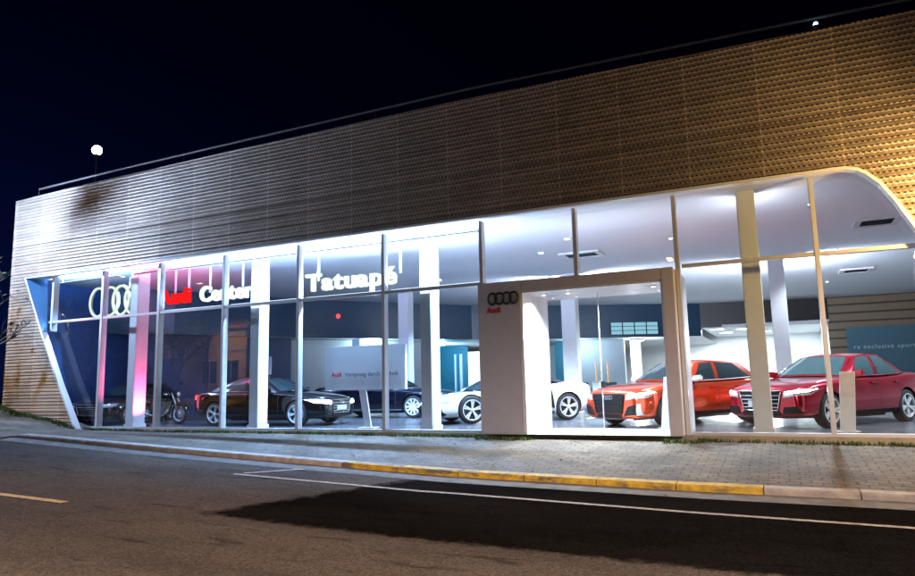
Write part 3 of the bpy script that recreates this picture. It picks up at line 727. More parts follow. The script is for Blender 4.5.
# ceiling lamp and panels below the mezzanine
t = thing('ceiling_lamp', 'round white flush lamp under the dark mezzanine above the orange red hatchback', 'ceiling lamp', (-6.1, 20.2, 2.92))
MB().lathe([(.34, -.003), (.36, -.05), (.33, -.08)], (0, 0, 0), 'z', 28).build('rim', M_['white_gloss'], t)
MB().lathe([(.32, -.081), (.25, -.11), (.02, -.12)], (0, 0, 0), 'z', 28).build('diffuser', M_['led_cool'], t)
lamp('POINT', 'lamp', t, (0, 0, -.25), 60, (.85, .93, 1.), .2)
pn = [(-2.6, 21.6, 'square led panel in the lower rear ceiling, nearest the entrance pier'), (-1.5, 22.3, 'square led panel in the lower rear ceiling beside the front column'), (-2.4, 24.6, 'square led panel deep in the lower rear ceiling on its left'), (-.6, 25.0, 'square led panel deep in the lower rear ceiling on its right')]
for x, y, lab in pn:
    t = thing('led_panel', lab, 'ceiling panel', (x, y, 3.30), group='led panels of the rear room')
    MB().box(-.33, .33, -.33, .33, -.03, -.002).build('frame', M_['white_gloss'], t)
    MB().box(-.29, .29, -.29, .29, -.036, -.031).build('diffuser', M_['led_cool'], t)
    lamp('AREA', 'lamp', t, (0, 0, -.06), 150, (.88, 1., 1.), .55, shape='SQUARE')
# rooms under the mezzanine: teal glow on the left, more white to the right
for x, y, p, c, lab in ((-14.9, 16.9, 95, (.30, .68, 1.), 'round flush lamp under mezzanine over the white sports coupe'), (-8.6, 18.4, 26, (.6, .85, 1.), 'round flush lamp under mezzanine left of the second column row'), (-15.5, 11.6, 60, (.6, .9, 1.), 'round flush lamp under mezzanine above the pale partition')):
    t = thing('ceiling_lamp', lab, 'ceiling lamp', (x, y, 2.92), group='lamps under the mezzanine')
    MB().lathe([(.14, -.003), (.15, -.03), (.13, -.05)], (0, 0, 0), 'z', 24).build('rim', M_['white_gloss'], t)
    MB().lathe([(.125, -.051), (.02, -.06)], (0, 0, 0), 'z', 24).build('diffuser', M_['led_cool'], t)
    lamp('POINT', 'lamp', t, (0, 0, -.2), p, c, .12)
# cove strip behind the head of the glass, blue white on the left, pink by the red word
def cove(x0, x1, mat, power, color, label, group='cove strips above the glass'):
    t = thing('cove_strip', label, 'light strip', ((x0 + x1) / 2, .20, ZC - .20), group=group); h = (x1 - x0) / 2
    MB().box(-h, h, -.05, .05, -.03, 0.).build('channel', M_['white_gloss'], t)
    MB().box(-h + .02, h - .02, -.035, .045, .001, .012).build('diffuser', M_[mat], t)
    for q in (-h * .7, h * .7): MB().box(q - .01, q + .01, -.01, .01, .013, .198).build('hanger', M_['white_gloss'], t)
    lamp('AREA', 'lamp', t, (0, .02, .02), power, color, 2 * h, (R(152), 0, 0), shape='RECTANGLE', size_y=.06)
def transom_fill_strip(x0, x1, power, color, label):  # strips added out of sight behind the transom, to light the ceiling
    t = thing('added_light_strip', label, 'light strip', ((x0 + x1) / 2, .16, ZTR + .032), group='strips added on the transom to wash the ceiling'); h = (x1 - x0) / 2
    MB().box(-h, h, -.05, .05, 0, .03).build('channel', M_['white_gloss'], t); MB().box(-h + .02, h - .02, -.04, .04, .0305, .036).build('diffuser', M_['led_blue'], t)
    lamp('AREA', 'lamp', t, (0, 0, .05), power, color, 2 * h - .05, (R(150), 0, 0), shape='RECTANGLE', size_y=.07)
transom_fill_strip(-14.8, -12.65, 75, (.40, .55, 1.), 'added light strip hidden on the transom under the white word beginning with C')
transom_fill_strip(-12.5, -10.3, 130, (.44, .60, 1.), 'added light strip hidden on the transom right of the second column')
transom_fill_strip(-10.15, -7.95, 210, (.50, .64, 1.), 'added light strip hidden on the transom under the long white word')
transom_fill_strip(-7.8, -5.55, 150, (.52, .66, 1.), 'added light strip hidden on the transom just left of the entrance pier')
cove(-19.6, -16.7, 'led_blue', 230, (.30, .56, 1.), 'blue white light strip along the glass head above the ring emblem')
cove(-16.1, -14.9, 'led_pink', 220, (1., .10, .35), 'pink light strip along the glass head above the red word')
cove(-14.7, -10.3, 'led_blue', 280, (.32, .56, 1.), 'blue white light strip along the glass head between pink glow and widest glow')
cove(-10.15, -5.6, 'led_blue', 460, (.42, .66, 1.), 'brightest blue white light strip along the glass head, over the long word')
# lamp added to give the first column a pink wash
t = thing('added_spotlight', 'small added pink spotlight on the floor washing the leftmost column', 'spotlight', (-15.75, .55, 0))
MB().lathe([(.05, 0), (.05, .08), (.035, .11)], (0, 0, 0), 'z', 14).build('body', M_['black'], t)
lamp('SPOT', 'lamp', t, (0, 0, .14), 520, (1., .08, .30), .03, (0, R(158), 0), 100, .8)

# air conditioners, in the ceiling
def cassette(x, y, sx, sy, label):
    t = thing('air_conditioner', label, 'air conditioner', (x, y, ZC), group='ceiling cassettes')
    f = MB()
    for a, b_, c, d_ in ((-sx, sx, -sy, -sy + .14), (-sx, sx, sy - .14, sy), (-sx, -sx + .14, -sy + .141, sy - .141), (sx - .14, sx, -sy + .141, sy - .141)): f.box(a, b_, c, d_, -.05, -.002)
    f.build('frame', M_['white_gloss'], t, bevel=.006)
    g_ = MB()
    for i in range(9):
        yy = -sy + .17 + (2 * sy - .34) * i / 8; g_.box(-sx + .141, sx - .141, yy - .012, yy + .012, -.04, -.015)
    g_.build('grille', M_['plastic'], t); MB().box(-sx + .141, sx - .141, -sy + .141, sy - .141, -.012, -.004).build('back_plate', M_['rim_dark'], t)
cassette(2.22, 4.75, .46, .46, 'white square ceiling air conditioner beside the curved right end of the glass')
cassette(2.5, 12.9, .48, .48, 'white square ceiling air conditioner far back over the blue panel')
cassette(-4.68, 5.1, .55, .42, 'white ceiling air conditioner beside the bright downlight pair')

# mezzanine window in the fascia (sits proud of it)
def on_fp(i, s): (x0, y0), (x1, y1) = FP[i], FP[i + 1]; return Vector((x0 + (x1 - x0) * s, y0 + (y1 - y0) * s, 0)), Vector((x1 - x0, y1 - y0, 0)).normalized()
c, dvec = on_fp(6, .52); nrm = Vector((dvec.y, -dvec.x, 0))
M_['pane_lit'] = emit('pane with lit room behind', (.34, .66, .80), 1.0)
w_ = MB()
for i in range(4):
    for j in range(3): w_.obox(c + nrm * .03 + dvec * ((i - 1.5) * .56) + Vector((0, 0, 3.14 + j * .19)), dvec * .255, nrm * .01, (0, 0, .08))
wo = w_.build('mezzanine_window', M_['pane_lit'], B)
for i in range(5): MB().obox(c + nrm * .035 + dvec * ((i - 2) * .56) + Vector((0, 0, 3.33)), dvec * .018, nrm * .02, (0, 0, .3)).build('window_bar', M_['plastic'], wo)
t = thing('signal_lamp', 'tiny red lamp glowing on the dark mezzanine fascia below the long word', 'lamp', (-16.0, 9.83, 3.80))
MB().lathe([(.02, 0), (.075, -.02), (.085, -.07), (.05, -.115), (.01, -.125)], (0, 0, 0), 'y', 16).build('bulb', M_['spot_red'], t, smooth=True)
MB().box(-.05, .05, -.002, .05, -.05, .05).build('bracket', M_['plastic'], t)

# ------------------------------------------------------------------ signs
def word_sign(txt, x, y, z, size, mat, label, rods, fat, wide=1.):
    t = thing('hanging_sign', label, 'sign', (x, y, z), group='lit words hanging behind the glass'); cx = 0
    for ch in txt:
        o, w = text_mesh(ch, size, .045, mat, 'letter', t, fat=fat, loc=(cx, 0, 0)); o.scale.x = wide
        cx += w * wide + size * .055
    for rx in rods: MB().box(rx - .03, rx + .03, .06, .09, size * .4, ZC - z).build('hanging_rod', M_['white_gloss'], t)
    return cx
wA = word_sign('Audi', -16.22, 1.2, 3.47, .60, M_['let_red'], 'glowing red word Audi hanging above the motorcycle', (.52, 1.05), .014)
wC = word_sign('Center', -14.66, 1.2, 3.45, .60, M_['let_white'], 'glowing white word Center hanging left of the second column', (.30, 1.5), .015)
wT = word_sign('Tatuapé', -10.96, 1.2, 3.45, .62, M_['let_white'], 'glowing white word Tatuapé hanging over the white board', (.34, 2.78), .015, 1.235)
print('WORDS', wA, wC, wT)
t = thing('ring_emblem', 'four linked greenish white neon rings hanging at the left end behind the glass', 'sign', (-18.98, 1.25, 3.74))
for i in range(4):
    rg = MB().torus((i * .51, .02 * (i % 2), 0),   .44, .034, 'y', 44, 10, .80, 1.0).build('ring', M_['neon'], t, smooth=True)
    MB().torus((i * .51, .05 + .02 * (i % 2), 0), .44, .038, 'y', 44, 8, .80, 1.0).build('ring_back', M_['neon_edge'], rg, smooth=True)
for rx in (.25, 1.28): MB().box(rx - .015, rx + .015, .09, .115, .3, ZC - 3.74).build('hanging_rod', M_['white_gloss'], t)
# portal emblem
t = thing('wall_emblem', 'four linked navy rings above red lettering on the entrance pier', 'sign', (-5.13, -.362, 2.665))
for i in range(4): MB().torus((i * .152, -.004 - .004 * (i % 2), 0), .098, .019, 'y', 36, 8, .95, 1.15).build('ring', M_['navy_print'], t, smooth=True)
text_mesh('Audi', .155, .004, M_['red_print'], 'lettering', t, fat=.004, loc=(-.125, -.005, -.275))
# slogan board on a leaning post
t = thing('display_board', 'wide white board with red and grey slogan on a slanted post', 'sign', (-10.21, 1.0, 0))
pb = MB().box(0, 2.28, 0, .10, .90, 1.965).build('board', M_['board'], t, bevel=.008)
text_mesh('Audi', .155, .002, M_['red_print'], 'slogan', pb, fat=.003, loc=(.20, -.004, 1.23))
cx = .585
for wd_ in ('Vorsprung', 'durch', 'Technik'):
    o, w_ = text_mesh(wd_, .145, .002, M_['grey_print'], 'slogan', pb, loc=(cx, -.004, 1.23)); cx += w_ + .05
MB().prism([(.98, .90), (1.17, .90), (1.32, .02), (1.14, .02)], .05, lambda a, c_, h: (a, .02 + h, c_)).build('post', M_['white'], t)
MB().prism([(.78, 2.14), (1.0, 2.14), (1.0, 1.967), (.78, 1.967)], .05, lambda a, c_, h: (a, .02 + h, c_)).build('top_clip', M_['grey_wall'], t)
MB().box(1.0, 1.45, -.06, .2, 0, .02).build('foot', M_['white'], t)
MB().box(1.62, 1.78, .03, .08, .0, .899).build('rear_post', M_['teal_wall'], t)
# info stands
def stand(label, loc, rz, w, h, mat, lean):
    t = thing('info_stand', label, 'stand', loc, rz, 'price stands beside the cars')
    MB().prism([(-w / 2 - lean, 0), (w / 2 - lean, 0), (w / 2, h), (-w / 2, h)], .035, lambda a, c_, q: (a, q, c_)).build('panel', M_[mat], t, bevel=.005)
    MB().prism([(-w / 2 + .012 - lean * .42, h * .58), (w / 2 - .012 - lean * .42, h * .58), (w / 2 - .012 - lean * .05, h * .96), (-w / 2 + .012 - lean * .05, h * .96)], .004, lambda a, c_, q: (a, -.005 + q, c_)).build('sheet', M_['paper'], t)
    MB().box(-w / 2 - .05 - lean, w / 2 + .05 - lean, -.1, .14, 0, .012).build('foot', M_['alu'], t)
stand('grey metal info stand beside the front wheel of deep red sedan', (1.07, 1.15, 0), R(12), .25, 1.06, 'alu', .08)
stand('slim white info stand between the orange red hatchback and the entrance pier', (-2.12, 1.75, 0), R(20), .17, 1.04, 'white', .12)
t = thing('notice', 'small pale notice sheet on a thin stand above the first black car', 'notice', (-16.0, 5.6, 0))
MB().box(-.17, .17, 0, .02, 1.45, 2.06).build('sheet', M_['paper'], t); MB().tube([(0, .03, 0), (0, .03, 1.5)], .015, 8).build('post', M_['alu'], t); MB().lathe([(.16, 0), (.15, .02)], (0, .03, 0), 'z', 20).build('foot', M_['alu'], t)

# ------------------------------------------------------------------ cars
WHEEL = {}
def wheel_meshes(r, spokes, twin):
    key = (r, spokes, twin)
    if key in WHEEL: return WHEEL[key]
    ri = r * .74; hw = .105
    ty = MB().lathe([(ri, -hw), (r * .86, -hw - .004), (r * .965, -hw * .86), (r, -hw * .55), (r, hw * .55), (r * .965, hw * .86), (r * .86, hw + .004), (ri, hw), (ri, -hw)], (0, 0, 0), 'y', 44, closed=True)
    rm = MB()
    rm.m(1).lathe([(ri * .97, -.02), (ri * .97, -.015)], (0, 0, 0), 'y', 30)      # dark disc behind spokes
    rm.m(0).lathe([(ri * 1.0, -hw * .9), (ri * 1.01, -hw - .002), (ri * .93, -hw - .002), (ri * .90, -hw * .6), (ri * .90, -.02), (ri, -.02)], (0, 0, 0), 'y', 44, closed=True)
    for s in range(spokes):
        for q in ((-.1, .1) if twin else (0,)):
            a = 2 * PI * s / spokes + .3; d = Vector((math.cos(a + q * .9), 0, math.sin(a + q * .9))); p = Vector((-d.z, 0, d.x))
            wi = .018 if twin else .03
            i0 = d * ri * .14; i1 = Vector((math.cos(a + q * 1.35), 0, math.sin(a + q * 1.35))) * ri * .94
            y0, y1 = -hw + .018, -hw + .004
            vs = [i0 - p * wi * .8 + Vector((0, y0, 0)), i0 + p * wi * .8 + Vector((0, y0, 0)), i1 + p * wi + Vector((0, y1, 0)), i1 - p * wi + Vector((0, y1, 0))]
            vs += [v + Vector((0, .035, 0)) for v in vs]
            rm.add(vs, [(0, 1, 2, 3), (7, 6, 5, 4), (0, 4, 5, 1), (1, 5, 6, 2), (2, 6, 7, 3), (3, 7, 4, 0)])
    rm.lathe([(ri * .2, -hw + .03), (ri * .2, -hw + .006), (ri * .1, -hw - .002)], (0, 0, 0), 'y', 18)
    t = ty.build('wheel', M_['rubber'], smooth='auto'); q = rm.build('rim', [M_['rim'], M_['rim_dark']], smooth='auto')
    WHEEL[key] = (t.data, q.data); bpy.data.objects.remove(t); bpy.data.objects.remove(q)
    return WHEEL[key]

def make_car(label, cat, loc, heading, sp, name='parked_car'):
    T = thing(name, label, cat, (loc[0], loc[1], 0), heading, 'cars shown inside the showroom', sp.get('scale', 1.))
    pm_ = M_[sp['paint']]
    # ---- lower body
    secs = sp['body']; bm = MB(); rings = []
    for (x, w, zb, zs, zt) in secs:
        h = zs - zb
        half = [(0, zb), (.80 * w, zb), (.955 * w, zb + .06), (1.0 * w, zb + .42 * h), (.975 * w, zb + .74 * h), (.955 * w, zb + .90 * h), (.90 * w, zs), (.70 * w, zs + .62 * (zt - zs)), (.38 * w, zs + .92 * (zt - zs)), (0, zt)]
        ring = [(x, y, z) for y, z in half] + [(x, -y, z) for y, z in reversed(half[1:-1])]
        rings.append(ring)
    n = len(rings[0]); vs = [p for r in rings for p in r]
    fs = [(i * n + j, i * n + (j + 1) % n, (i + 1) * n + (j + 1) % n, (i + 1) * n + j) for i in range(len(rings) - 1) for j in range(n)]
    fs += [tuple(range(n)), tuple((len(rings) - 1) * n + j for j in range(n - 1, -1, -1))]
    bm.add(vs, fs); bo = bm.build('body', [pm_, M_['rim_dark']])
    md = bo.modifiers.new('s', 'SUBSURF'); md.levels = 3; md.render_levels = 3
    # wheel arches
    cut = MB(); cut.cur = 0
    for ax in sp['axles']:
        for s in (-1, 1):
            w = sp['W'] / 2
            cut.lathe([(sp['arch'], s * (w - .30)), (sp['arch'], s * (w + .3))], (ax, 0, sp['r'] + .01), 'y', 40)
    co = cut.build('cutter', M_['rim_dark'])
    bl = bo.modifiers.new('b', 'BOOLEAN'); bl.object = co; bl.operation = 'DIFFERENCE'; bl.solver = 'EXACT'; bl.material_mode = 'TRANSFER'
    bpy.context.view_layer.update()
    me = eval_mesh(bo); me.name = 'body'
    bo.modifiers.clear(); bo.data = me; bpy.data.objects.remove(co)
    me.polygons.foreach_set('use_smooth', [True] * len(me.polygons)); me.set_sharp_from_angle(angle=R(40))
    bo.parent = T
    # ---- greenhouse
    def ctrl(tab, u):
        us = [q[0] for q in tab]; u = max(0, min(1, u))
        return Vector([interp(u, us, [q[k_] for q in tab]) for k_ in (1, 2, 3)])
    def gh(u, v, o=0.):
        s = 1 if u >= 0 else -1; a = abs(u)
        b0, r0 = ctrl(sp['belt'], a), ctrl(sp['roof'], a)
        p = b0.lerp(r0, v); cxm = Vector((sp['gcx'], 0, p.z)); d = (p - cxm); d.z = 0
        d.normalize(); p = p + d * (.035 * math.sin(PI * v) + o) + Vector((0, 0, o * .5)); p.y *= s
        return p
    G = MB(); nu, nv = 64, 8
    G.grid(2 * nu, nv, lambda u, v: gh(2 * u - 1, v))
    # roof cap
    def cap(u, q):
        a = gh(2 * u - 1, 1.); c_ = Vector((max(min(a.x, sp['roof_c'][0]), sp['roof_c'][1]), 0, a.z)); p = a.lerp(c_, q)
        p.z = a.z + sp.get('dome', .035) * (1 - (1 - q) ** 2); return p
    G.grid(2 * nu, 5, cap)
    gr = G.build('cabin', M_[sp.get('cabin', sp['paint'])], T, smooth='auto', recalc=True)
    gm = M_[sp.get('glass', 'car_glass')]
    def win(name, u0, u1, v0, v1, taper=0., mat=None, o=.006):
        b = MB()
        def fn(u, v):
            uu = u0 + (u1 - u0) * u; vv = v0 + (v1 - v0) * v
            if taper > 0: uu = u0 + (u1 - u0) * u * (1 - taper * v)
            if taper < 0: uu = u1 - (u1 - u0) * (1 - u) * (1 + taper * v)
            return gh(uu, vv, o)
        b.grid(14, 6, fn); return b.build(name, mat or gm, T, smooth=True, recalc=False)
    win('windscreen', -.178, .178, .06, .93)
    win('rear_window', .885, 1.0, .10, .92); win('rear_window', -1.0, -.885, .10, .92)
    for s in (1, -1):
        def sw(a, b_, tp, s=s):
            if s > 0: return win('side_window', a, b_, .07, .90, tp)
            return win('side_window', -b_, -a, .07, .90, -tp)
        sw(.275, .49, 0.); sw(.535, sp.get('u_end', .74), sp.get('q_taper', .12))
    # ---- decals cast on to body and cabin
    bvh = BVHTree.FromObject(bo, bpy.context.evaluated_depsgraph_get())
    def cast(org, d, o):
        h = bvh.ray_cast(Vector(org), Vector(d))
        return None if h[0] is None else h[0] - Vector(d) * o
    def decal(name, corners, face, mat, o=.006, nu=8, nv=4, parent=None):
        """corners (a, b) x4: (y, z) for front and rear, (x, z) for sides"""
        def fn(u, v):
            (a0, b0), (a1, b1), (a2, b2), (a3, b3) = corners
            a = (a0 * (1 - u) + a1 * u) * (1 - v) + (a3 * (1 - u) + a2 * u) * v
            b_ = (b0 * (1 - u) + b1 * u) * (1 - v) + (b3 * (1 - u) + b2 * u) * v
            if face == 'front': p = cast((4, a, b_), (-1, 0, 0), o); q = (sp['body'][-1][0] if p is None else 0, a, b_)
            elif face == 'rear': p = cast((-4, a, b_), (1, 0, 0), o); q = (sp['body'][0][0], a, b_)
            elif face == 'left': p = cast((a, 3, b_), (0, -1, 0), o); q = (a, sp['W'] / 2, b_)
            else: p = cast((a, -3, b_), (0, 1, 0), o); q = (a, -sp['W'] / 2, b_)
            return p if p is not None else Vector(q)
        b = MB(); b.grid(nu, nv, fn); return b.build(name, mat, parent or T, smooth=True, recalc=False)
    F = sp['front']
    if F.get('grille'):
        (gy, g0, g1, gyt) = F['grille']
        g_ = decal('grille', [(-gy, g0), (gy, g0), (gyt, g1), (-gyt, g1)], 'front', M_['plastic'], .012, 12, 8)
        fx = lambda y, z: (lambda p: p if p is not None else Vector((sp['body'][-1][0], y, z)))(cast((4, y, z), (-1, 0, 0), .02))
        fpts = [(-gy, g0), (gy, g0), (gyt, g1), (-gyt, g1), (-gy, g0)]
        loop = []
        for (a, b_), (c_, d_) in zip(fpts[:-1], fpts[1:]): loop += [fx(a + (c_ - a) * i / 6, b_ + (d_ - b_) * i / 6) for i in range(6)]
        MB().tube(loop + [loop[0]], .013, 6).build('grille_frame', M_[F.get('frame', 'chrome')], g_, smooth=True)
        for i in range(4):                                  # slats
            zz = g0 + (g1 - g0) * (i + .8) / 5; yy = gy + (gyt - gy) * (i + .8) / 5 - .02
            MB().tube([fx(-yy + 2 * yy * j / 8, zz) for j in range(9)], .006, 5).build('grille_slat', M_['plastic' if F.get('frame') == 'plastic' else 'alu'], g_, smooth=True)
    ez = F.get('emblem_z')
    if ez:
        em = MB()
        for i in range(4):
            p = cast((4, (i - 1.5) * .062, ez), (-1, 0, 0), .026)
            if p is not None: em.torus((p.x, p.y, p.z), .040, .0065, 'x', 24, 6)
        em.build('ring_emblem', M_['chrome'], T, smooth=True)
    for s in (-1, 1):
        q = F['lamp']; decal('headlight', [(s * a, b_) for a, b_ in q], 'front', M_['lens'], .012, 14, 6)
        q2 = F.get('drl')
        if q2: decal('daytime_lamp', [(s * a, b_) for a, b_ in q2], 'front', M_['lamp_on'], .019, 14, 4)
        if F.get('intake'): decal('air_intake', [(s * a, b_) for a, b_ in F['intake']], 'front', M_['plastic'], .013, 12, 6)
        if F.get('blade'): decal('intake_blade', [(s * a, b_) for a, b_ in F['blade']], 'front', M_['alu'], .022, 6, 5)
        if sp.get('tail'): decal('tail_light', [(s * a, b_) for a, b_ in sp['tail']], 'rear', M_[sp.get('tail_mat', 'tail')], .008, 6, 3)
    if F.get('lower'): decal('lower_intake', [(-F['lower'][0], F['lower'][1]), (F['lower'][0], F['lower'][1]), (F['lower'][0] * .92, F['lower'][2]), (-F['lower'][0] * .92, F['lower'][2])], 'front', M_['plastic'], .013, 14, 4)
    if F.get('splitter'): decal('splitter', [(-.75, F['splitter']), (.75, F['splitter']), (.75, F['splitter'] + .035), (-.75, F['splitter'] + .035)], 'front', M_['alu'], .02, 12, 1)
    if F.get('plate'):
        z = F['plate']; ps = [cast((4, y, zz), (-1, 0, 0), .03) for y in (-.24, .24) for zz in (z, z + .11)]
        x = max([p.x for p in ps if p] + [cast((4, 0, z + .05), (-1, 0, 0), .03).x])
        MB().box(x - .012, x + .006, -.25, .25, z, z + .12).build('number_plate', M_['plate'], T, bevel=.004)
    # doors, sills, handles, mirrors
    w = sp['W'] / 2
    for side, s in (('left', 1), ('right', -1)):
        for xd in sp['doors']:
            decal('door_seam', [(xd - .006, sp['sill'] + .10), (xd + .006, sp['sill'] + .10), (xd + .006, sp['beltz'] - .04), (xd - .006, sp['beltz'] - .04)], side, M_['rim_dark'], .002, 1, 14)
        for xd in sp['handles']:
            p = cast((xd, 3 * s, sp['beltz'] - .12), (0, -s, 0), .018)
            if p: MB().obox(p, (.10, 0, .004), (0, .016, 0), (0, 0, .016)).build('door_handle', pm_, T, bevel=.005)
        decal('sill_trim', [(sp['axles'][1] + sp['arch'] + .02, sp['sill']), (sp['axles'][0] - sp['arch'] - .02, sp['sill']), (sp['axles'][0] - sp['arch'] - .02, sp['sill'] + sp.get('sill_h', .07)), (sp['axles'][1] + sp['arch'] + .02, sp['sill'] + sp.get('sill_h', .07))], side, M_[sp.get('sill_mat', 'plastic')], .006, 12, 2)
        if sp.get('blade_x'):
            decal('side_blade', [(sp['blade_x'] - .16, .32), (sp['blade_x'] + .16, .36), (sp['blade_x'] + .22, sp['beltz'] - .02), (sp['blade_x'] - .10, sp['beltz'])], side, M_['plastic'], .008, 6, 8)
        mp_ = gh(s * .262, .10)
        m_ = MB()
        c_ = Vector((mp_.x + .02, mp_.y + s * .13, mp_.z + .03))
        m_.obox(c_, (.065, s * .012, 0), (-.012, s * .105, .012), (0, -s * .008, .062))
        mo = m_.build('wing_mirror', M_[sp.get('mirror', sp['paint'])], T, smooth='auto', bevel=.028)
        MB().obox((c_.x - .01, c_.y - s * .10, c_.z - .06), (.03, 0, 0), (0, .05, 0), (0, 0, .014)).build('mirror_arm', M_['plastic'], mo)
        # window line trim
        MB().tube([gh(s * (.24 + (.84 - .24) * i / 16), .03, .010) for i in range(17)], .008, 5).build('window_trim', M_[sp.get('trim', 'chrome')], T, smooth=True)
    # wheels
    wm, rm = wheel_meshes(sp['r'], *sp['spokes'])
    for ax in sp['axles']:
        for s in (1, -1):
            o = bpy.data.objects.new('wheel', wm); col.objects.link(o); o.parent = T; o.location = (ax, s * (w - .135), sp['r']); o.rotation_euler = (0, random.random(), 0 if s < 0 else PI)
            q = bpy.data.objects.new('rim', rm); col.objects.link(q); q.parent = o
    MB().box(sp['axles'][1] + sp['arch'], sp['axles'][0] - sp['arch'], -w + .32, w - .32, .14, sp['sill'] + .1).build('underbody', M_['rim_dark'], T)
    return T

SEDAN = dict(W=1.80, r=.325, arch=.365, axles=(1.345, -1.295), sill=.22, beltz=.93, gcx=-.4, roof_c=(-.15, -.75), spokes=(5, True),
    body=[(-2.245, .62, .38, .86, .90), (-2.20, .74, .30, .95, 1.0), (-2.02, .835, .23, .985, 1.035), (-1.7, .875, .19, .985, 1.03), (-1.29, .897, .18, .97, 1.0), (-.6, .90, .17, .945, .985), (.2, .90, .17, .93, .975), (.75, .898, .17, .91, .97), (1.05, .895, .17, .895, .945), (1.4, .89, .18, .86, .915), (1.75, .87, .18, .82, .875), (1.98, .84, .18, .775, .83), (2.12, .79, .19, .725, .785), (2.19, .72, .22, .68, .735), (2.205, .66, .27, .63, .68)],
    belt=[(0, .98, 0, .965), (.1, .92, .44, .96), (.2, .68, .745, .925), (.25, .52, .80, .925), (.5, -.25, .825, .94), (.53, -.33, .825, .94), (.75, -1.12, .805, .965), (.85, -1.50, .73, .985), (.93, -1.70, .42, 1.02), (1, -1.74, 0, 1.03)],
    roof=[(0, .16, 0, 1.375), (.1, .14, .30, 1.37), (.2, .05, .53, 1.345), (.25, -.02, .565, 1.35), (.5, -.36, .60, 1.385), (.53, -.43, .60, 1.385), (.75, -.84, .58, 1.365), (.85, -.99, .53, 1.34), (.93, -1.04, .3, 1.36), (1, -1.05, 0, 1.365)],
    doors=(.78, -.28, -1.02), handles=(-.10, -.95), u_end=.76, q_taper=.25,
    tail=[(.42, .78), (.80, .80), (.80, .92), (.45, .92)],
    front=dict(grille=(.36, .34, .70, .45), emblem_z=.625, lamp=[(.48, .575), (.83, .62), (.85, .735), (.50, .685)], drl=[(.52, .63), (.82, .685), (.84, .73), (.52, .682)], intake=[(.45, .27), (.78, .29), (.74, .42), (.48, .40)], plate=.40, lower=(.42, .24, .33)), paint='p_sedan', glass='car_glass_bright')
HATCH = dict(SEDAN); HATCH.update(paint='p_hatch', axles=(1.32, -1.31),
    body=[(-2.07, .66, .36, .90, .95), (-2.03, .76, .28, .97, 1.01), (-1.88, .85, .22, .99, 1.03), (-1.6, .885, .19, .985, 1.02), (-1.29, .90, .18, .97, 1.0), (-.6, .90, .17, .945, .985), (.2, .90, .17, .93, .975), (.75, .898, .17, .91, .97), (1.05, .895, .17, .895, .945), (1.4, .89, .18, .86, .915), (1.75, .87, .17, .82, .875), (1.98, .84, .16, .775, .83), (2.12, .79, .16, .725, .785), (2.19, .73, .18, .68, .735), (2.21, .67, .24, .63, .68)],
    belt=[(0, .98, 0, .965), (.1, .92, .44, .96), (.2, .68, .745, .925), (.25, .52, .80, .925), (.5, -.25, .825, .94), (.53, -.33, .825, .94), (.75, -1.25, .82, .975), (.85, -1.80, .74, 1.0), (.93, -1.95, .45, 1.02), (1, -2.0, 0, 1.03)],
    roof=[(0, .16, 0, 1.385), (.1, .14, .30, 1.38), (.2, .05, .53, 1.355), (.25, -.02, .565, 1.36), (.5, -.36, .605, 1.395), (.53, -.43, .605, 1.395), (.75, -1.1, .59, 1.375), (.85, -1.42, .54, 1.35), (.93, -1.50, .3, 1.36), (1, -1.52, 0, 1.365)],
    roof_c=(-.15, -1.2), u_end=.80, q_taper=.22, spokes=(5, True), mirror='alu', glass='car_glass', trim='alu',
    front=dict(grille=(.38, .30, .70, .46), frame='plastic', emblem_z=.63, lamp=[(.50, .575), (.83, .62), (.85, .735), (.52, .69)], drl=[(.54, .635), (.82, .68), (.84, .73), (.54, .687)], intake=[(.42, .25), (.80, .28), (.78, .50), (.56, .44)], blade=[(.74, .26), (.80, .27), (.80, .50), (.76, .50)], lower=(.38, .20, .28), splitter=.165))
COUPE = dict(SEDAN); COUPE.update(W=1.92, r=.345, arch=.375, paint='p_white', cabin='p_black', axles=(1.22, -1.43), sill=.17, beltz=.80, gcx=-.2, roof_c=(.05, -.55), spokes=(5, True), dome=.03,
    body=[(-2.20, .74, .34, .82, .86), (-2.14, .84, .26, .90, .94), (-1.95, .93, .18, .95, .99), (-1.43, .96, .14, .95, 1.0), (-.9, .955, .13, .89, .96), (-.2, .935, .13, .80, .86), (.45, .935, .13, .78, .83), (.9, .94, .13, .765, .81), (1.22, .94, .14, .75, .78), (1.65, .92, .14, .655, .70), (1.95, .87, .14, .575, .615), (2.12, .80, .16, .51, .545), (2.20, .68, .20, .45, .48)],
    belt=[(0, 1.12, 0, .81), (.1, 1.05, .46, .81), (.2, .78, .74, .77), (.25, .62, .78, .775), (.5, -.32, .80, .82), (.53, -.38, .80, .83), (.75, -.80, .76, .90), (.85, -1.30, .68, .955), (.93, -1.62, .40, .985), (1, -1.68, 0, .99)],
    roof=[(0, .25, 0, 1.195), (.1, .23, .30, 1.19), (.2, .14, .51, 1.17), (.25, .06, .545, 1.175), (.5, -.32, .575, 1.205), (.53, -.38, .575, 1.205), (.75, -.62, .55, 1.19), (.85, -.75, .50, 1.17), (.93, -.80, .3, 1.185), (1, -.82, 0, 1.19)],
    doors=(.72, -.62), handles=(-.45,), u_end=.66, q_taper=.5, blade_x=-.86, trim='plastic', mirror='p_white', glass='car_glass',
    tail=[(.40, .74), (.84, .76), (.84, .86), (.42, .84)],
    front=dict(grille=(.36, .18, .44, .42), frame='plastic', lamp=[(.48, .43), (.84, .47), (.88, .60), (.58, .555)], drl=[(.50, .435), (.84, .475), (.85, .50), (.50, .455)], intake=[(.46, .18), (.86, .20), (.84, .38), (.52, .38)], splitter=.16))
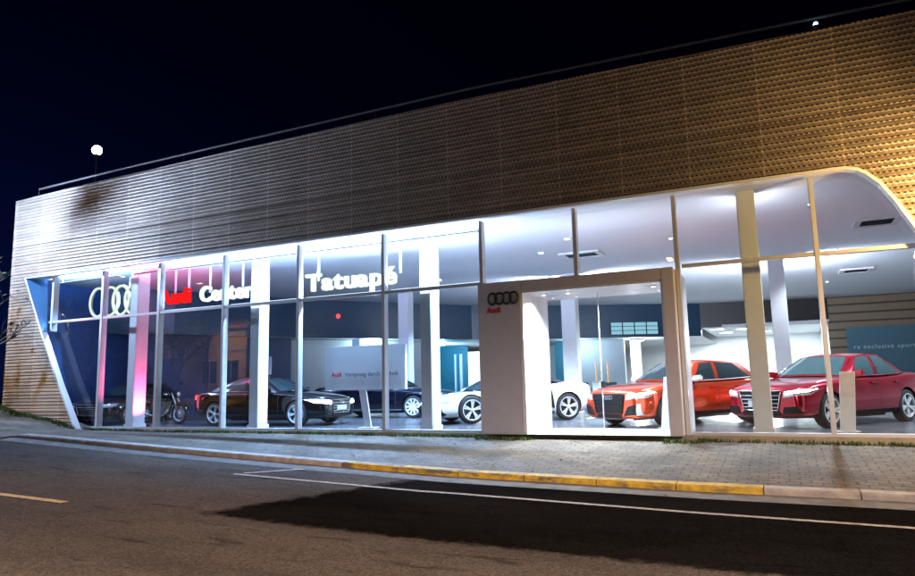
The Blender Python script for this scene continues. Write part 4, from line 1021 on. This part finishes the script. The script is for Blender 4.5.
FAST = dict(SEDAN); FAST.update(paint='p_black', W=1.84, axles=(1.40, -1.40), r=.335, arch=.372, spokes=(5, True), glass='car_glass', tail_mat='tail_on',
    body=[(-2.30, .66, .40, .84, .87), (-2.25, .78, .32, .93, .96), (-2.05, .86, .24, .965, 1.0), (-1.75, .90, .2, .965, 1.0), (-1.4, .915, .18, .96, .99), (-.6, .92, .17, .945, .98), (.2, .92, .17, .925, .97), (.8, .918, .17, .90, .955), (1.1, .915, .17, .885, .935), (1.45, .91, .18, .85, .90), (1.8, .89, .18, .80, .855), (2.05, .86, .18, .755, .81), (2.2, .80, .19, .71, .76), (2.27, .73, .22, .665, .715), (2.285, .67, .27, .62, .665)],
    belt=[(0, 1.02, 0, .955), (.1, .96, .44, .95), (.2, .72, .76, .915), (.25, .55, .815, .915), (.5, -.25, .84, .935), (.53, -.33, .84, .935), (.75, -1.25, .81, .955), (.85, -1.75, .73, .965), (.93, -1.98, .42, 1.0), (1, -2.02, 0, 1.005)],
    roof=[(0, .16, 0, 1.34), (.1, .14, .30, 1.335), (.2, .05, .53, 1.31), (.25, -.02, .565, 1.315), (.5, -.36, .60, 1.35), (.53, -.43, .60, 1.35), (.75, -.84, .575, 1.32), (.85, -1.02, .52, 1.29), (.93, -1.08, .3, 1.31), (1, -1.09, 0, 1.315)],
    doors=(.82, -.28, -1.08), handles=(-.10, -.98), tail=[(.45, .74), (.86, .76), (.86, .89), (.48, .88)],
    front=dict(grille=(.38, .34, .69, .46), emblem_z=.62, lamp=[(.48, .565), (.85, .61), (.87, .72), (.50, .675)], drl=[(.50, .575), (.845, .62), (.865, .715), (.515, .672)], intake=[(.48, .27), (.80, .29), (.76, .42), (.51, .40)], plate=.41, lower=(.45, .24, .33)))
BIG = dict(FAST); BIG.update(paint='p_blue', tail_mat='tail', sill_mat='chrome', sill_h=.045, spokes=(10, False), trim='chrome')
BIG['front'] = {k_: v for k_, v in FAST['front'].items() if k_ != 'drl'}
SMALL = dict(HATCH); SMALL.update(paint='p_plum', spokes=(5, False), mirror='p_plum', scale=.88)
SMALL['front'] = {k_: v for k_, v in SEDAN['front'].items() if k_ not in ('drl', 'plate')}

SEDAN['scale'] = 1.03; FAST['scale'] = .95
make_car('glossy deep red sedan facing left beside the grey info stand', 'car', (.88, 3.70), R(-124.8), SEDAN)
make_car('orange red hatchback with black grille seen through the entrance', 'car', (-2.16, 3.62), R(-123.9), HATCH)
make_car('white sports coupe with black cabin passing behind the entrance pier', 'sports car', (-6.72, 4.15), R(-136.4), COUPE)
make_car('black fastback with lit red tail lamp and lit headlight behind the second column', 'car', (-12.78, 2.15), R(3), FAST)
make_car('dark sedan with a chrome sill strip parked behind the white slogan board', 'car', (-11.55, 6.1), R(2), BIG)
make_car('dark plum hatchback in the shade at the left end of the glass', 'car', (-19.2, 2.75), R(-74), SMALL)

# ------------------------------------------------------------------ motorcycle
t = thing('motorcycle', 'dark motorcycle parked below the glowing red word in the shaded left bay', 'motorcycle', (-16.82, 1.95, 0), R(3))
for x in (.66, -.70):
    w_ = MB().torus((0, 0, 0), .265, .048, 'y', 40, 10).build('wheel', M_['rubber'], t, smooth=True); w_.location = (x, 0, .315)
    rm = MB().torus((0, 0, 0), .215, .014, 'y', 40, 8)
    for i in range(12):
        a = 2 * PI * i / 12; rm.tube([(.03 * math.cos(a + .5), .03 * (-1) ** i, .03 * math.sin(a + .5)), (.21 * math.cos(a), 0, .21 * math.sin(a))], .004, 4)
    rm.lathe([(.045, -.05), (.05, 0), (.045, .05)], (0, 0, 0), 'y', 16); rm.lathe([(.12, .055), (.12, .06)], (0, 0, 0), 'y', 24)
    rm.build('rim', M_['alu'], w_, smooth='auto')
fk = MB()
for s in (-.085, .085): fk.tube([(.67, s, .315), (.56, s, .62), (.44, s, .93)], [.026, .026, .02], 10)
fk.build('front_fork', M_['engine'], t, smooth=True)
MB().tube([(.40, -.36, 1.06), (.42, -.24, 1.04), (.45, -.08, .97), (.45, .08, .97), (.42, .24, 1.04), (.40, .36, 1.06)], .013, 8).tube([(.40, -.36, 1.06), (.37, -.27, 1.05)], .02, 8).build('handlebar', M_['plastic'], t, smooth=True)
for s in (-1, 1): MB().tube([(.42, s * .24, 1.05), (.40, s * .29, 1.18)], .006, 6).lathe([(.01, -.006), (.055, 0), (.01, .006)], (.40, s * .30, 1.20), 'x', 16).build('mirror', M_['plastic'], t, smooth='auto')
hl = MB().lathe([(.03, -.10), (.08, -.05), (.095, .02), (.09, .05)], (.56, 0, .86), 'x', 20).build('headlight', M_['plastic'], t, smooth='auto'); MB().lathe([(.085, .051), (.05, .065), (.01, .07)], (.56, 0, .86), 'x', 20).build('lens', M_['lens'], hl, smooth=True)
MB().lathe([(.02, -.30), (.10, -.24), (.145, -.10), (.15, .05), (.12, .20), (.05, .28)], (.12, 0, .80), 'x', 18).build('fuel_tank', M_['p_black'], t, smooth=True)
MB().grid(12, 6, lambda u, v: (-.14 - .62 * u, (v - .5) * (.27 - .1 * u) , .80 + .06 * u + .03 * math.sin(PI * v) + .03 * (2 * u - 1) ** 2)).box(-.72, -.16, -.07, .07, .70, .80).build('seat', M_['black'], t, smooth='auto')
eg = MB(); eg.box(-.16, .22, -.14, .14, .28, .50)
for i in range(6): eg.box(.02, .26, -.11, .11, .51 + i * .027, .525 + i * .027)
eg.lathe([(.11, .14), (.11, .19)], (-.02, 0, .38), 'y', 20).lathe([(.11, -.19), (.11, -.14)], (-.02, 0, .38), 'y', 20); eg.build('engine', M_['engine'], t)
MB().tube([(.24, -.10, .52), (.32, -.12, .40), (.20, -.15, .26), (-.25, -.17, .26), (-.50, -.18, .33), (-.95, -.19, .42)], [.02, .02, .022, .03, .045, .05], 10).build('exhaust', M_['chrome'], t, smooth=True)
fm = MB().tube([(.44, 0, .92), (.2, 0, .68), (-.15, 0, .66), (-.6, 0, .72), (-.9, 0, .78)], .028, 8)
fm.tube([(.42, 0, .80), (.26, 0, .30), (-.20, 0, .27), (-.30, 0, .62)], .024, 8)
for s in (-.08, .08): fm.tube([(-.20, s, .33), (-.70, s, .315)], .02, 8).tube([(-.62, s, .36), (-.52, s, .70)], .022, 8)
fm.build('frame', M_['plastic'], t, smooth=True)
def fender(cx, a0, a1): return MB().grid(14, 4, lambda u, v: (cx + .34 * math.cos(R(a0 + (a1 - a0) * u)), (v - .5) * .13, .315 + .34 * math.sin(R(a0 + (a1 - a0) * u)) - .02 * (2 * v - 1) ** 2))
fender(.66, 20, 130).build('fender', M_['p_black'], t, smooth=True); fender(-.70, 50, 165).build('fender', M_['p_black'], t, smooth=True)
MB().box(-1.0, -.94, -.06, .06, .70, .77).build('tail_light', M_['tail'], t, bevel=.01)
MB().tube([(-.1, .12, .28), (-.2, .28, .01)], .012, 6).build('side_stand', M_['engine'], t)

# ------------------------------------------------------------------ furniture deep in the showroom
t = thing('table', 'oak topped table far back between the coupe and the orange red hatchback', 'table', (-6.0, 13.0, 0))
MB().box(-.75, .75, -.4, .4, .72, .76).build('tabletop', M_['wood'], t, bevel=.006)
for sx in (-.66, .66):
    for sy in (-.32, .32): MB().box(sx - .03, sx + .03, sy - .03, sy + .03, 0, .719).build('leg', M_['wood'], t)
def chair(x, y, rz, label, mat='black'):
    t = thing('chair', label, 'chair', (x, y, 0), rz, 'chairs round the oak table')
    MB().box(-.22, .22, -.22, .22, .43, .48).build('seat', M_[mat], t, bevel=.012); MB().box(-.22, .22, .18, .22, .60, .92).build('backrest', M_[mat], t, bevel=.012)
    for sx in (-.19, .19):
        MB().tube([(sx, -.19, .43), (sx * 1.1, -.22, 0)], .016, 8).build('leg', M_['wood'], t); MB().tube([(sx, .20, .90), (sx, .20, .43), (sx * 1.1, .24, 0)], .016, 8).build('leg', M_['wood'], t)
chair(-6.7, 12.3, R(180), 'black chair with oak legs at the left end of the oak table')
chair(-5.6, 12.25, R(170), 'black chair with oak legs at the right end of the oak table')
t = thing('pedestal', 'white box pedestal standing left of the oak table', 'pedestal', (-5.95, 11.2, 0))
MB().box(-.13, .13, -.13, .13, .03, .95).build('body', M_['white'], t, bevel=.006); MB().box(-.16, .16, -.16, .16, 0, .029).build('base', M_['alu'], t); MB().box(-.15, .15, -.15, .15, .951, .975).build('top', M_['alu'], t)
t = thing('armchair', 'blue upholstered armchair standing behind the white sports coupe', 'armchair', (-9.3, 10.6, 0), R(200), scale=1.2)
MB().box(-.38, .38, -.36, .36, .22, .46).build('seat', M_['blue_fabric'], t, bevel=.05); MB().box(-.40, .40, .30, .46, .24, 1.12).build('backrest', M_['blue_fabric'], t, bevel=.05)
for s in (-.44, .44): MB().box(s - .07, s + .07, -.34, .40, .22, .66).build('armrest', M_['blue_fabric'], t, bevel=.04)
for sx in (-.33, .33):
    for sy in (-.3, .34): MB().tube([(sx, sy, .22), (sx, sy, 0)], .022, 8).build('leg', M_['plastic'], t)

# ------------------------------------------------------------------ weeds along the foot of the facade
wd = MB(); rr = random.Random(11)
def blade(x, y, z, h, rot, lean, w):
    dx, dy = math.cos(rot), math.sin(rot); px, py = -dy, dx
    a = [(x - px * w, y - py * w, z), (x + px * w, y + py * w, z), (x + dx * lean * .4 + px * w * .7, y + dy * lean * .4 + py * w * .7, z + h * .6), (x + dx * lean * .4 - px * w * .7, y + dy * lean * .4 - py * w * .7, z + h * .6), (x + dx * lean, y + dy * lean, z + h)]
    wd.add(a, [(0, 1, 2, 3), (3, 2, 4)])
def dens(x):
    d_ = .55 + .45 * math.sin(3.1 * x) * math.sin(1.3 * x + 2) + .3 * math.sin(9 * x)
    if -4.4 < x < -1.95: return 0.02
    if -7.4 < x < -4.4: d_ += .6
    if -2 < x < -1.2: d_ += .8
    if x < -17.5: d_ += .6
    return max(.08, d_)
for i in range(15000):
    x = rr.uniform(-21.5, 4.5)
    if rr.random() > dens(x) / 1.6: continue
    front = -.36 if x < -17.4 else (-.37 if -5.5 < x < -1.4 else -.12)
    y = front - abs(rr.gauss(0, .10)) - .01; h = rr.uniform(.02, .085) * (1.0 if x > -17 else 1.5)
    blade(x, y, zside(x, y) - .004, h, rr.uniform(0, 2 * PI), rr.uniform(0, .05), rr.uniform(.006, .014))
tag(wd.build('weeds', M_['weed'], recalc=False), 'short green weeds growing along the foot of the showroom glass', 'weeds', kind='stuff')

M_['litter'] = pbr('dry leaf litter', (.055, .038, .022), .95, noise=.5, nscale=4)
lt = MB(); rr = random.Random(23)
for i in range(900):
    x = rr.gauss(-5.5, 3.2) if rr.random() < .75 else rr.uniform(-15, 6); y = rr.uniform(-3.6, -.5)
    if y < -.4 and rr.random() < .25: y = -3.95 - abs(rr.gauss(0, .08))
    z = (zside(x, y) if y > -3.65 else zroad(x, y)) + .006; a = rr.uniform(0, 2 * PI); s_ = rr.uniform(.012, .042)
    c_, d_ = math.cos(a) * s_, math.sin(a) * s_
    lt.add([(x - c_, y - d_, z), (x + d_ * .5, y - c_ * .5, z + rr.uniform(0, .012)), (x + c_, y + d_, z + rr.uniform(0, .012)), (x - d_ * .5, y + c_ * .5, z + .004)], [(0, 1, 2, 3)])
tag(lt.build('leaf_litter', M_['litter'], recalc=False), 'dry leaf litter scattered over the pavement and gutter', 'litter', kind='stuff')

# ------------------------------------------------------------------ street lamps, tree and the other side of the street
def street_lamp(label, x, y, h, arm, mat, energy, color, zbase, rot=0., soft=.15, spot=None):
    t = thing('street_lamp', label, 'street lamp', (x, y, zbase), rot, 'street lamps')
    MB().tube([(0, 0, 0), (0, 0, h * .55), (0, 0, h - .15)], [.085, .065, .05], 14).lathe([(.16, 0), (.16, .04), (.10, .10)], (0, 0, 0), 'z', 16).build('pole', M_['rail'], t, smooth='auto')
    MB().tube([(0, 0, h - .2), (arm * .35, 0, h + .02), (arm, 0, h + .08)], .032, 10).build('arm', M_['rail'], t, smooth=True)
    MB().prism([(arm - .22, h + .05), (arm + .34, h + .09), (arm + .30, h + .17), (arm - .18, h + .16)], .24, lambda a, c_, q: (a, -.12 + q, c_)).build('lamp_head', M_['roofing'], t, bevel=.015)
    MB().prism([(arm - .18, h + .035), (arm + .31, h + .07), (arm + .31, h + .085), (arm - .18, h + .05)], .19, lambda a, c_, q: (a, -.095 + q, c_)).build('lens', M_[mat], t)
    if energy: lamp('SPOT' if spot else 'POINT', 'lamp', t, (arm + .05, 0, h - (.12 if spot else .3)), energy, color, soft, (0, 0, 0), spot, .25)
    return t
SODIUM = (1., .60, .21); COOL = (.46, .63, 1.)
street_lamp('sodium street lamp on the pavement near the curved right end of the facade', 3.9, -3.4, 4.1, 1.95, 'lamp_sodium', 640, SODIUM, -.35, R(118))
street_lamp('sodium street lamp beyond the left end of the facade', -24.6, -4.2, 3.3, .8, 'lamp_sodium', 330, SODIUM, .55, R(60))
street_lamp('cool white street lamp before the left end of the facade', -20.2, -3.55, 5.6, .5, 'lamp_street', 2500, COOL, .3, R(60))
street_lamp('tall sodium street lamp across the road behind the viewpoint', -3.5, -14.9, 6.0, 1.2, 'lamp_sodium', 3600, (1., .64, .38), -.55, R(90), .15, 138)
street_lamp('added white street lamp across the road, fill light for the entrance', 4.5, -15.2, 5.6, 1.2, 'lamp_street', 3400, (1., .80, .82), -.6, R(90), .15, 168)  # unseen lamp added as neutral fill for the entrance pier
t = thing('wall_lamp', 'warm lamp on a bracket above the garage of the house opposite', 'wall lamp', (-34.4, -18.13, 4.35))
MB().box(-.06, .06, 0, .04, -.1, .1).tube([(0, .04, 0), (0, .35, .06), (0, .5, 0)], .018, 8).build('bracket', M_['plastic'], t)
MB().lathe([(.03, .02), (.16, -.06), (.17, -.08), (.02, -.081)], (0, .5, 0), 'z', 18).build('shade', M_['plastic'], t, smooth='auto')
MB().lathe([(.02, -.082), (.07, -.10), (.09, -.15), (.06, -.21), (.01, -.23)], (0, .5, 0), 'z', 16).build('bulb', M_['lamp_street'], t, smooth=True)
lamp('POINT', 'lamp', t, (0, .62, -.3), 300, (1., .75, .5), .1)
street_lamp('sodium street lamp across the road between house and leafy tree', -28.0, -14.6, 6.5, 1.0, 'lamp_sodium', 5000, SODIUM, .3, R(200), .15, 128)
t = thing('street_lamp', 'bright white globe street lamp shining above the roof at the left', 'street lamp', (-28.61, 8., .5), group='street lamps')
MB().tube([(0, 0, 0), (0, 0, 6), (0, 0, 11.6)], [.06, .05, .045], 14).build('pole', M_['black'], t, smooth='auto')
MB().lathe([(.06, 11.55), (.14, 11.6), (.14, 11.66), (.06, 11.68)], (0, 0, 0), 'z', 16).build('collar', M_['roofing'], t)
MB().lathe([(.02, 11.66)] + [(.22 * math.sin(PI * q / 12), 11.88 - .22 * math.cos(PI * q / 12)) for q in range(1, 12)] + [(.01, 12.10)], (0, 0, 0), 'z', 24).build('globe', M_['lamp_street'], t, smooth=True)
# small lamp on the roof edge
t = thing('roof_lamp', 'tiny blue white lamp on the roof edge at the upper right', 'lamp', (1.02, -.22, 6.92))
MB().lathe([(.02, 0), (.02, .07), (.05, .075), (.05, .10)], (0, 0, 0), 'z', 12).build('bracket', M_['rail'], t); MB().lathe([(.03, .10), (.04, .125), (.025, .155), (.008, .16)], (0, 0, 0), 'z', 14).build('bulb', M_['spot_blue'], t, smooth=True)

def tree(label, x, y, z, h, cr, seed, n_leaf, name='street_tree', shade_branch=None):
    t = thing(name, label, 'tree', (x, y, z)); r_ = random.Random(seed); tk = MB(); lf = MB(); tips = []
    def grow(p, d, ln, rad, lev):
        pts = [p]; q = p
        for i in range(4):
            d = (d + Vector((r_.uniform(-.25, .25), r_.uniform(-.25, .25), r_.uniform(-.05, .2)))).normalized(); q = q + d * ln / 4; pts.append(q)
        tk.tube(pts, [rad * (1 - .12 * i) for i in range(5)], 7 if lev < 2 else 5)
        tips.append(q)
        if lev < 4:
            for i in range(3 if lev else 5):
                a = r_.uniform(0, 2 * PI); nd = (d * .55 + Vector((math.cos(a), math.sin(a), r_.uniform(-.1, .6)))).normalized(); grow(pts[r_.choice((2, 3, 4))], nd, ln * r_.uniform(.55, .75), rad * .55, lev + 1)
    grow(Vector((0, 0, 0)), Vector((0, 0, 1)), h * .45, h * .022, 0)
    if shade_branch:
        e = Vector(shade_branch) - Vector((x, y, z)); tk.tube([(0, 0, h * .4), Vector((0, 0, h * .75)).lerp(e, .3), e], [.04, .025, .01], 6)  # added unseen branch, its leaves placed to shade a patch of cladding
        tips += [e + Vector((.12, 0, .05)), e - Vector((.1, .05, .08))] * (len(tips) // 2)
    tk.build('trunk', M_['bark'], t, smooth=True)
    for i in range(n_leaf):
        p = r_.choice(tips) + Vector((r_.gauss(0, cr), r_.gauss(0, cr), r_.gauss(0, cr))); s = r_.uniform(.05, .11)
        a = Vector((r_.uniform(-1, 1), r_.uniform(-1, 1), r_.uniform(-.6, .6))).normalized() * s; b_ = a.cross(Vector((r_.uniform(-1, 1), r_.uniform(-1, 1), 1))).normalized() * s * .6
        lf.add([p - a, p + b_, p + a, p - b_], [(0, 1, 2, 3)])
    if n_leaf: lf.build('crown', M_['leaf'], t, recalc=False)
    return t
tree('small sparse tree at the left end of the facade, twigs reaching over the cladding', -20.9, -2.4, zside(-20.9, -2.4), 5.0, .08, 5, 170, shade_branch=(-19.35, -2.4, 5.80))
tree('leafy street tree across the road in front of the house', -31.8, -15.6, .2, 7.5, .38, 9, 9000)
# house opposite, mirrored in the left panes
H = thing('house', 'low rendered house with brown garage shutter across the road', 'house', (-33.5, -18.2, .35))
MB().box(-6.5, 5.0, -7, 0, -.6, 4.2).build('wall', M_['house_wall'], H)
MB().box(-6.7, 5.2, -7.2, .2, 4.2, 4.4).prism([(-6.9, 4.4), (5.4, 4.4), (3.6, 5.9), (-5.0, 5.9)], -7.0, lambda a, c_, q: (a, .1 + q, c_)).build('roof', M_['rooftile'], H)
g_ = MB()
for i in range(13): g_.box(-3.2, -.3, .01, .05 + .012 * (i % 2), -.2 + i * .22, .0 + i * .22)
g_.build('garage_shutter', M_['garage'], H)
for x0 in (1.6, 3.3):
    w_ = MB().box(x0, x0 + 1.1, .01, .03, 1.0, 2.3).build('window', M_['car_glass'], H); MB().box(x0 - .08, x0 + 1.18, .012, .07, .9, .98).box(x0 - .08, x0 + 1.18, .012, .06, 2.31, 2.4).box(x0 + .52, x0 + .58, .031, .05, 1.0, 2.3).build('frame', M_['house_trim'], w_)
MB().box(-6.5, 5.0, .01, .06, 2.9, 3.05).build('band', M_['house_trim'], H)

# ------------------------------------------------------------------ world, sun, camera
w = bpy.data.worlds.new('World'); scene.world = w; w.use_nodes = True; nt = w.node_tree
bg = nt.nodes['Background']
sky = nt.nodes.new('ShaderNodeTexSky'); sky.sky_type = 'NISHITA'; sky.sun_disc = False
SUN_E, SUN_R = R(-4.), R(-75)
sky.sun_elevation = SUN_E; sky.sun_rotation = SUN_R; sky.air_density = 1.2; sky.dust_density = .3; sky.ozone_density = 4.
tint = nt.nodes.new('ShaderNodeVectorMath'); tint.operation = 'MULTIPLY'; tint.inputs[1].default_value = (.3, .5, 1.4)
nt.links.new(sky.outputs['Color'], tint.inputs[0]); 
# city glow low in the western sky
tc = nt.nodes.new('ShaderNodeTexCoord'); dt = nt.nodes.new('ShaderNodeVectorMath'); dt.operation = 'DOT_PRODUCT'; dt.inputs[1].default_value = (-.88, .47, -.1)
nt.links.new(tc.outputs['Generated'], dt.inputs[0])
cl_ = nt.nodes.new('ShaderNodeMath'); cl_.operation = 'MAXIMUM'; cl_.inputs[1].default_value = 0.; nt.links.new(dt.outputs['Value'], cl_.inputs[0])
pw = nt.nodes.new('ShaderNodeMath'); pw.operation = 'POWER'; pw.inputs[1].default_value = 22.; nt.links.new(cl_.outputs[0], pw.inputs[0])
gl = nt.nodes.new('ShaderNodeVectorMath'); gl.operation = 'SCALE'; gl.inputs[0].default_value = (.02, .08, .62); nt.links.new(pw.outputs[0], gl.inputs['Scale'])
ad = nt.nodes.new('ShaderNodeVectorMath'); ad.operation = 'ADD'; nt.links.new(tint.outputs['Vector'], ad.inputs[0]); nt.links.new(gl.outputs['Vector'], ad.inputs[1])
nt.links.new(ad.outputs['Vector'], bg.inputs['Color'])
bg.inputs['Strength'].default_value = .05
sd = bpy.data.lights.new('moonlight', 'SUN'); sd.energy = .004; sd.angle = R(.5); sd.color = (.7, .8, 1.)
so = bpy.data.objects.new('moonlight', sd); col.objects.link(so); so.rotation_euler = (R(55), 0, R(40))

cam = bpy.data.cameras.new('camera'); co = bpy.data.objects.new('camera', cam); col.objects.link(co)
cam.sensor_width = 36; cam.lens = 680.0 / 915 * 36; cam.clip_end = 2000; cam.clip_start = .1
r_v, u_v, w_v = Vector((.9043, .4266, -.0229)), None, None
yaw, pitch, roll = -.43856, .13913, -.02286
fwd = Vector((math.sin(yaw) * math.cos(pitch), math.cos(yaw) * math.cos(pitch), math.sin(pitch)))
rt = Vector((math.cos(yaw), -math.sin(yaw), 0)); up = rt.cross(fwd)
r2 = rt * math.cos(roll) + up * math.sin(roll); u2 = -rt * math.sin(roll) + up * math.cos(roll)
m = Matrix((r2, u2, -fwd)).transposed().to_4x4(); m.translation = Vector((0, -12.93367, 1.00837)); co.matrix_world = m
scene.camera = co
scene.render.engine = 'CYCLES'
scene.cycles.use_denoising = True
scene.cycles.max_bounces = 8; scene.cycles.transparent_max_bounces = 16; scene.cycles.glossy_bounces = 4; scene.cycles.diffuse_bounces = 4
scene.cycles.sample_clamp_indirect = 6.; scene.cycles.caustics_reflective = False; scene.cycles.caustics_refractive = False
scene.view_settings.view_transform = 'Standard'; scene.view_settings.look = 'None'; scene.view_settings.exposure = 0.; scene.view_settings.gamma = 1.
scene.view_settings.use_curve_mapping = False
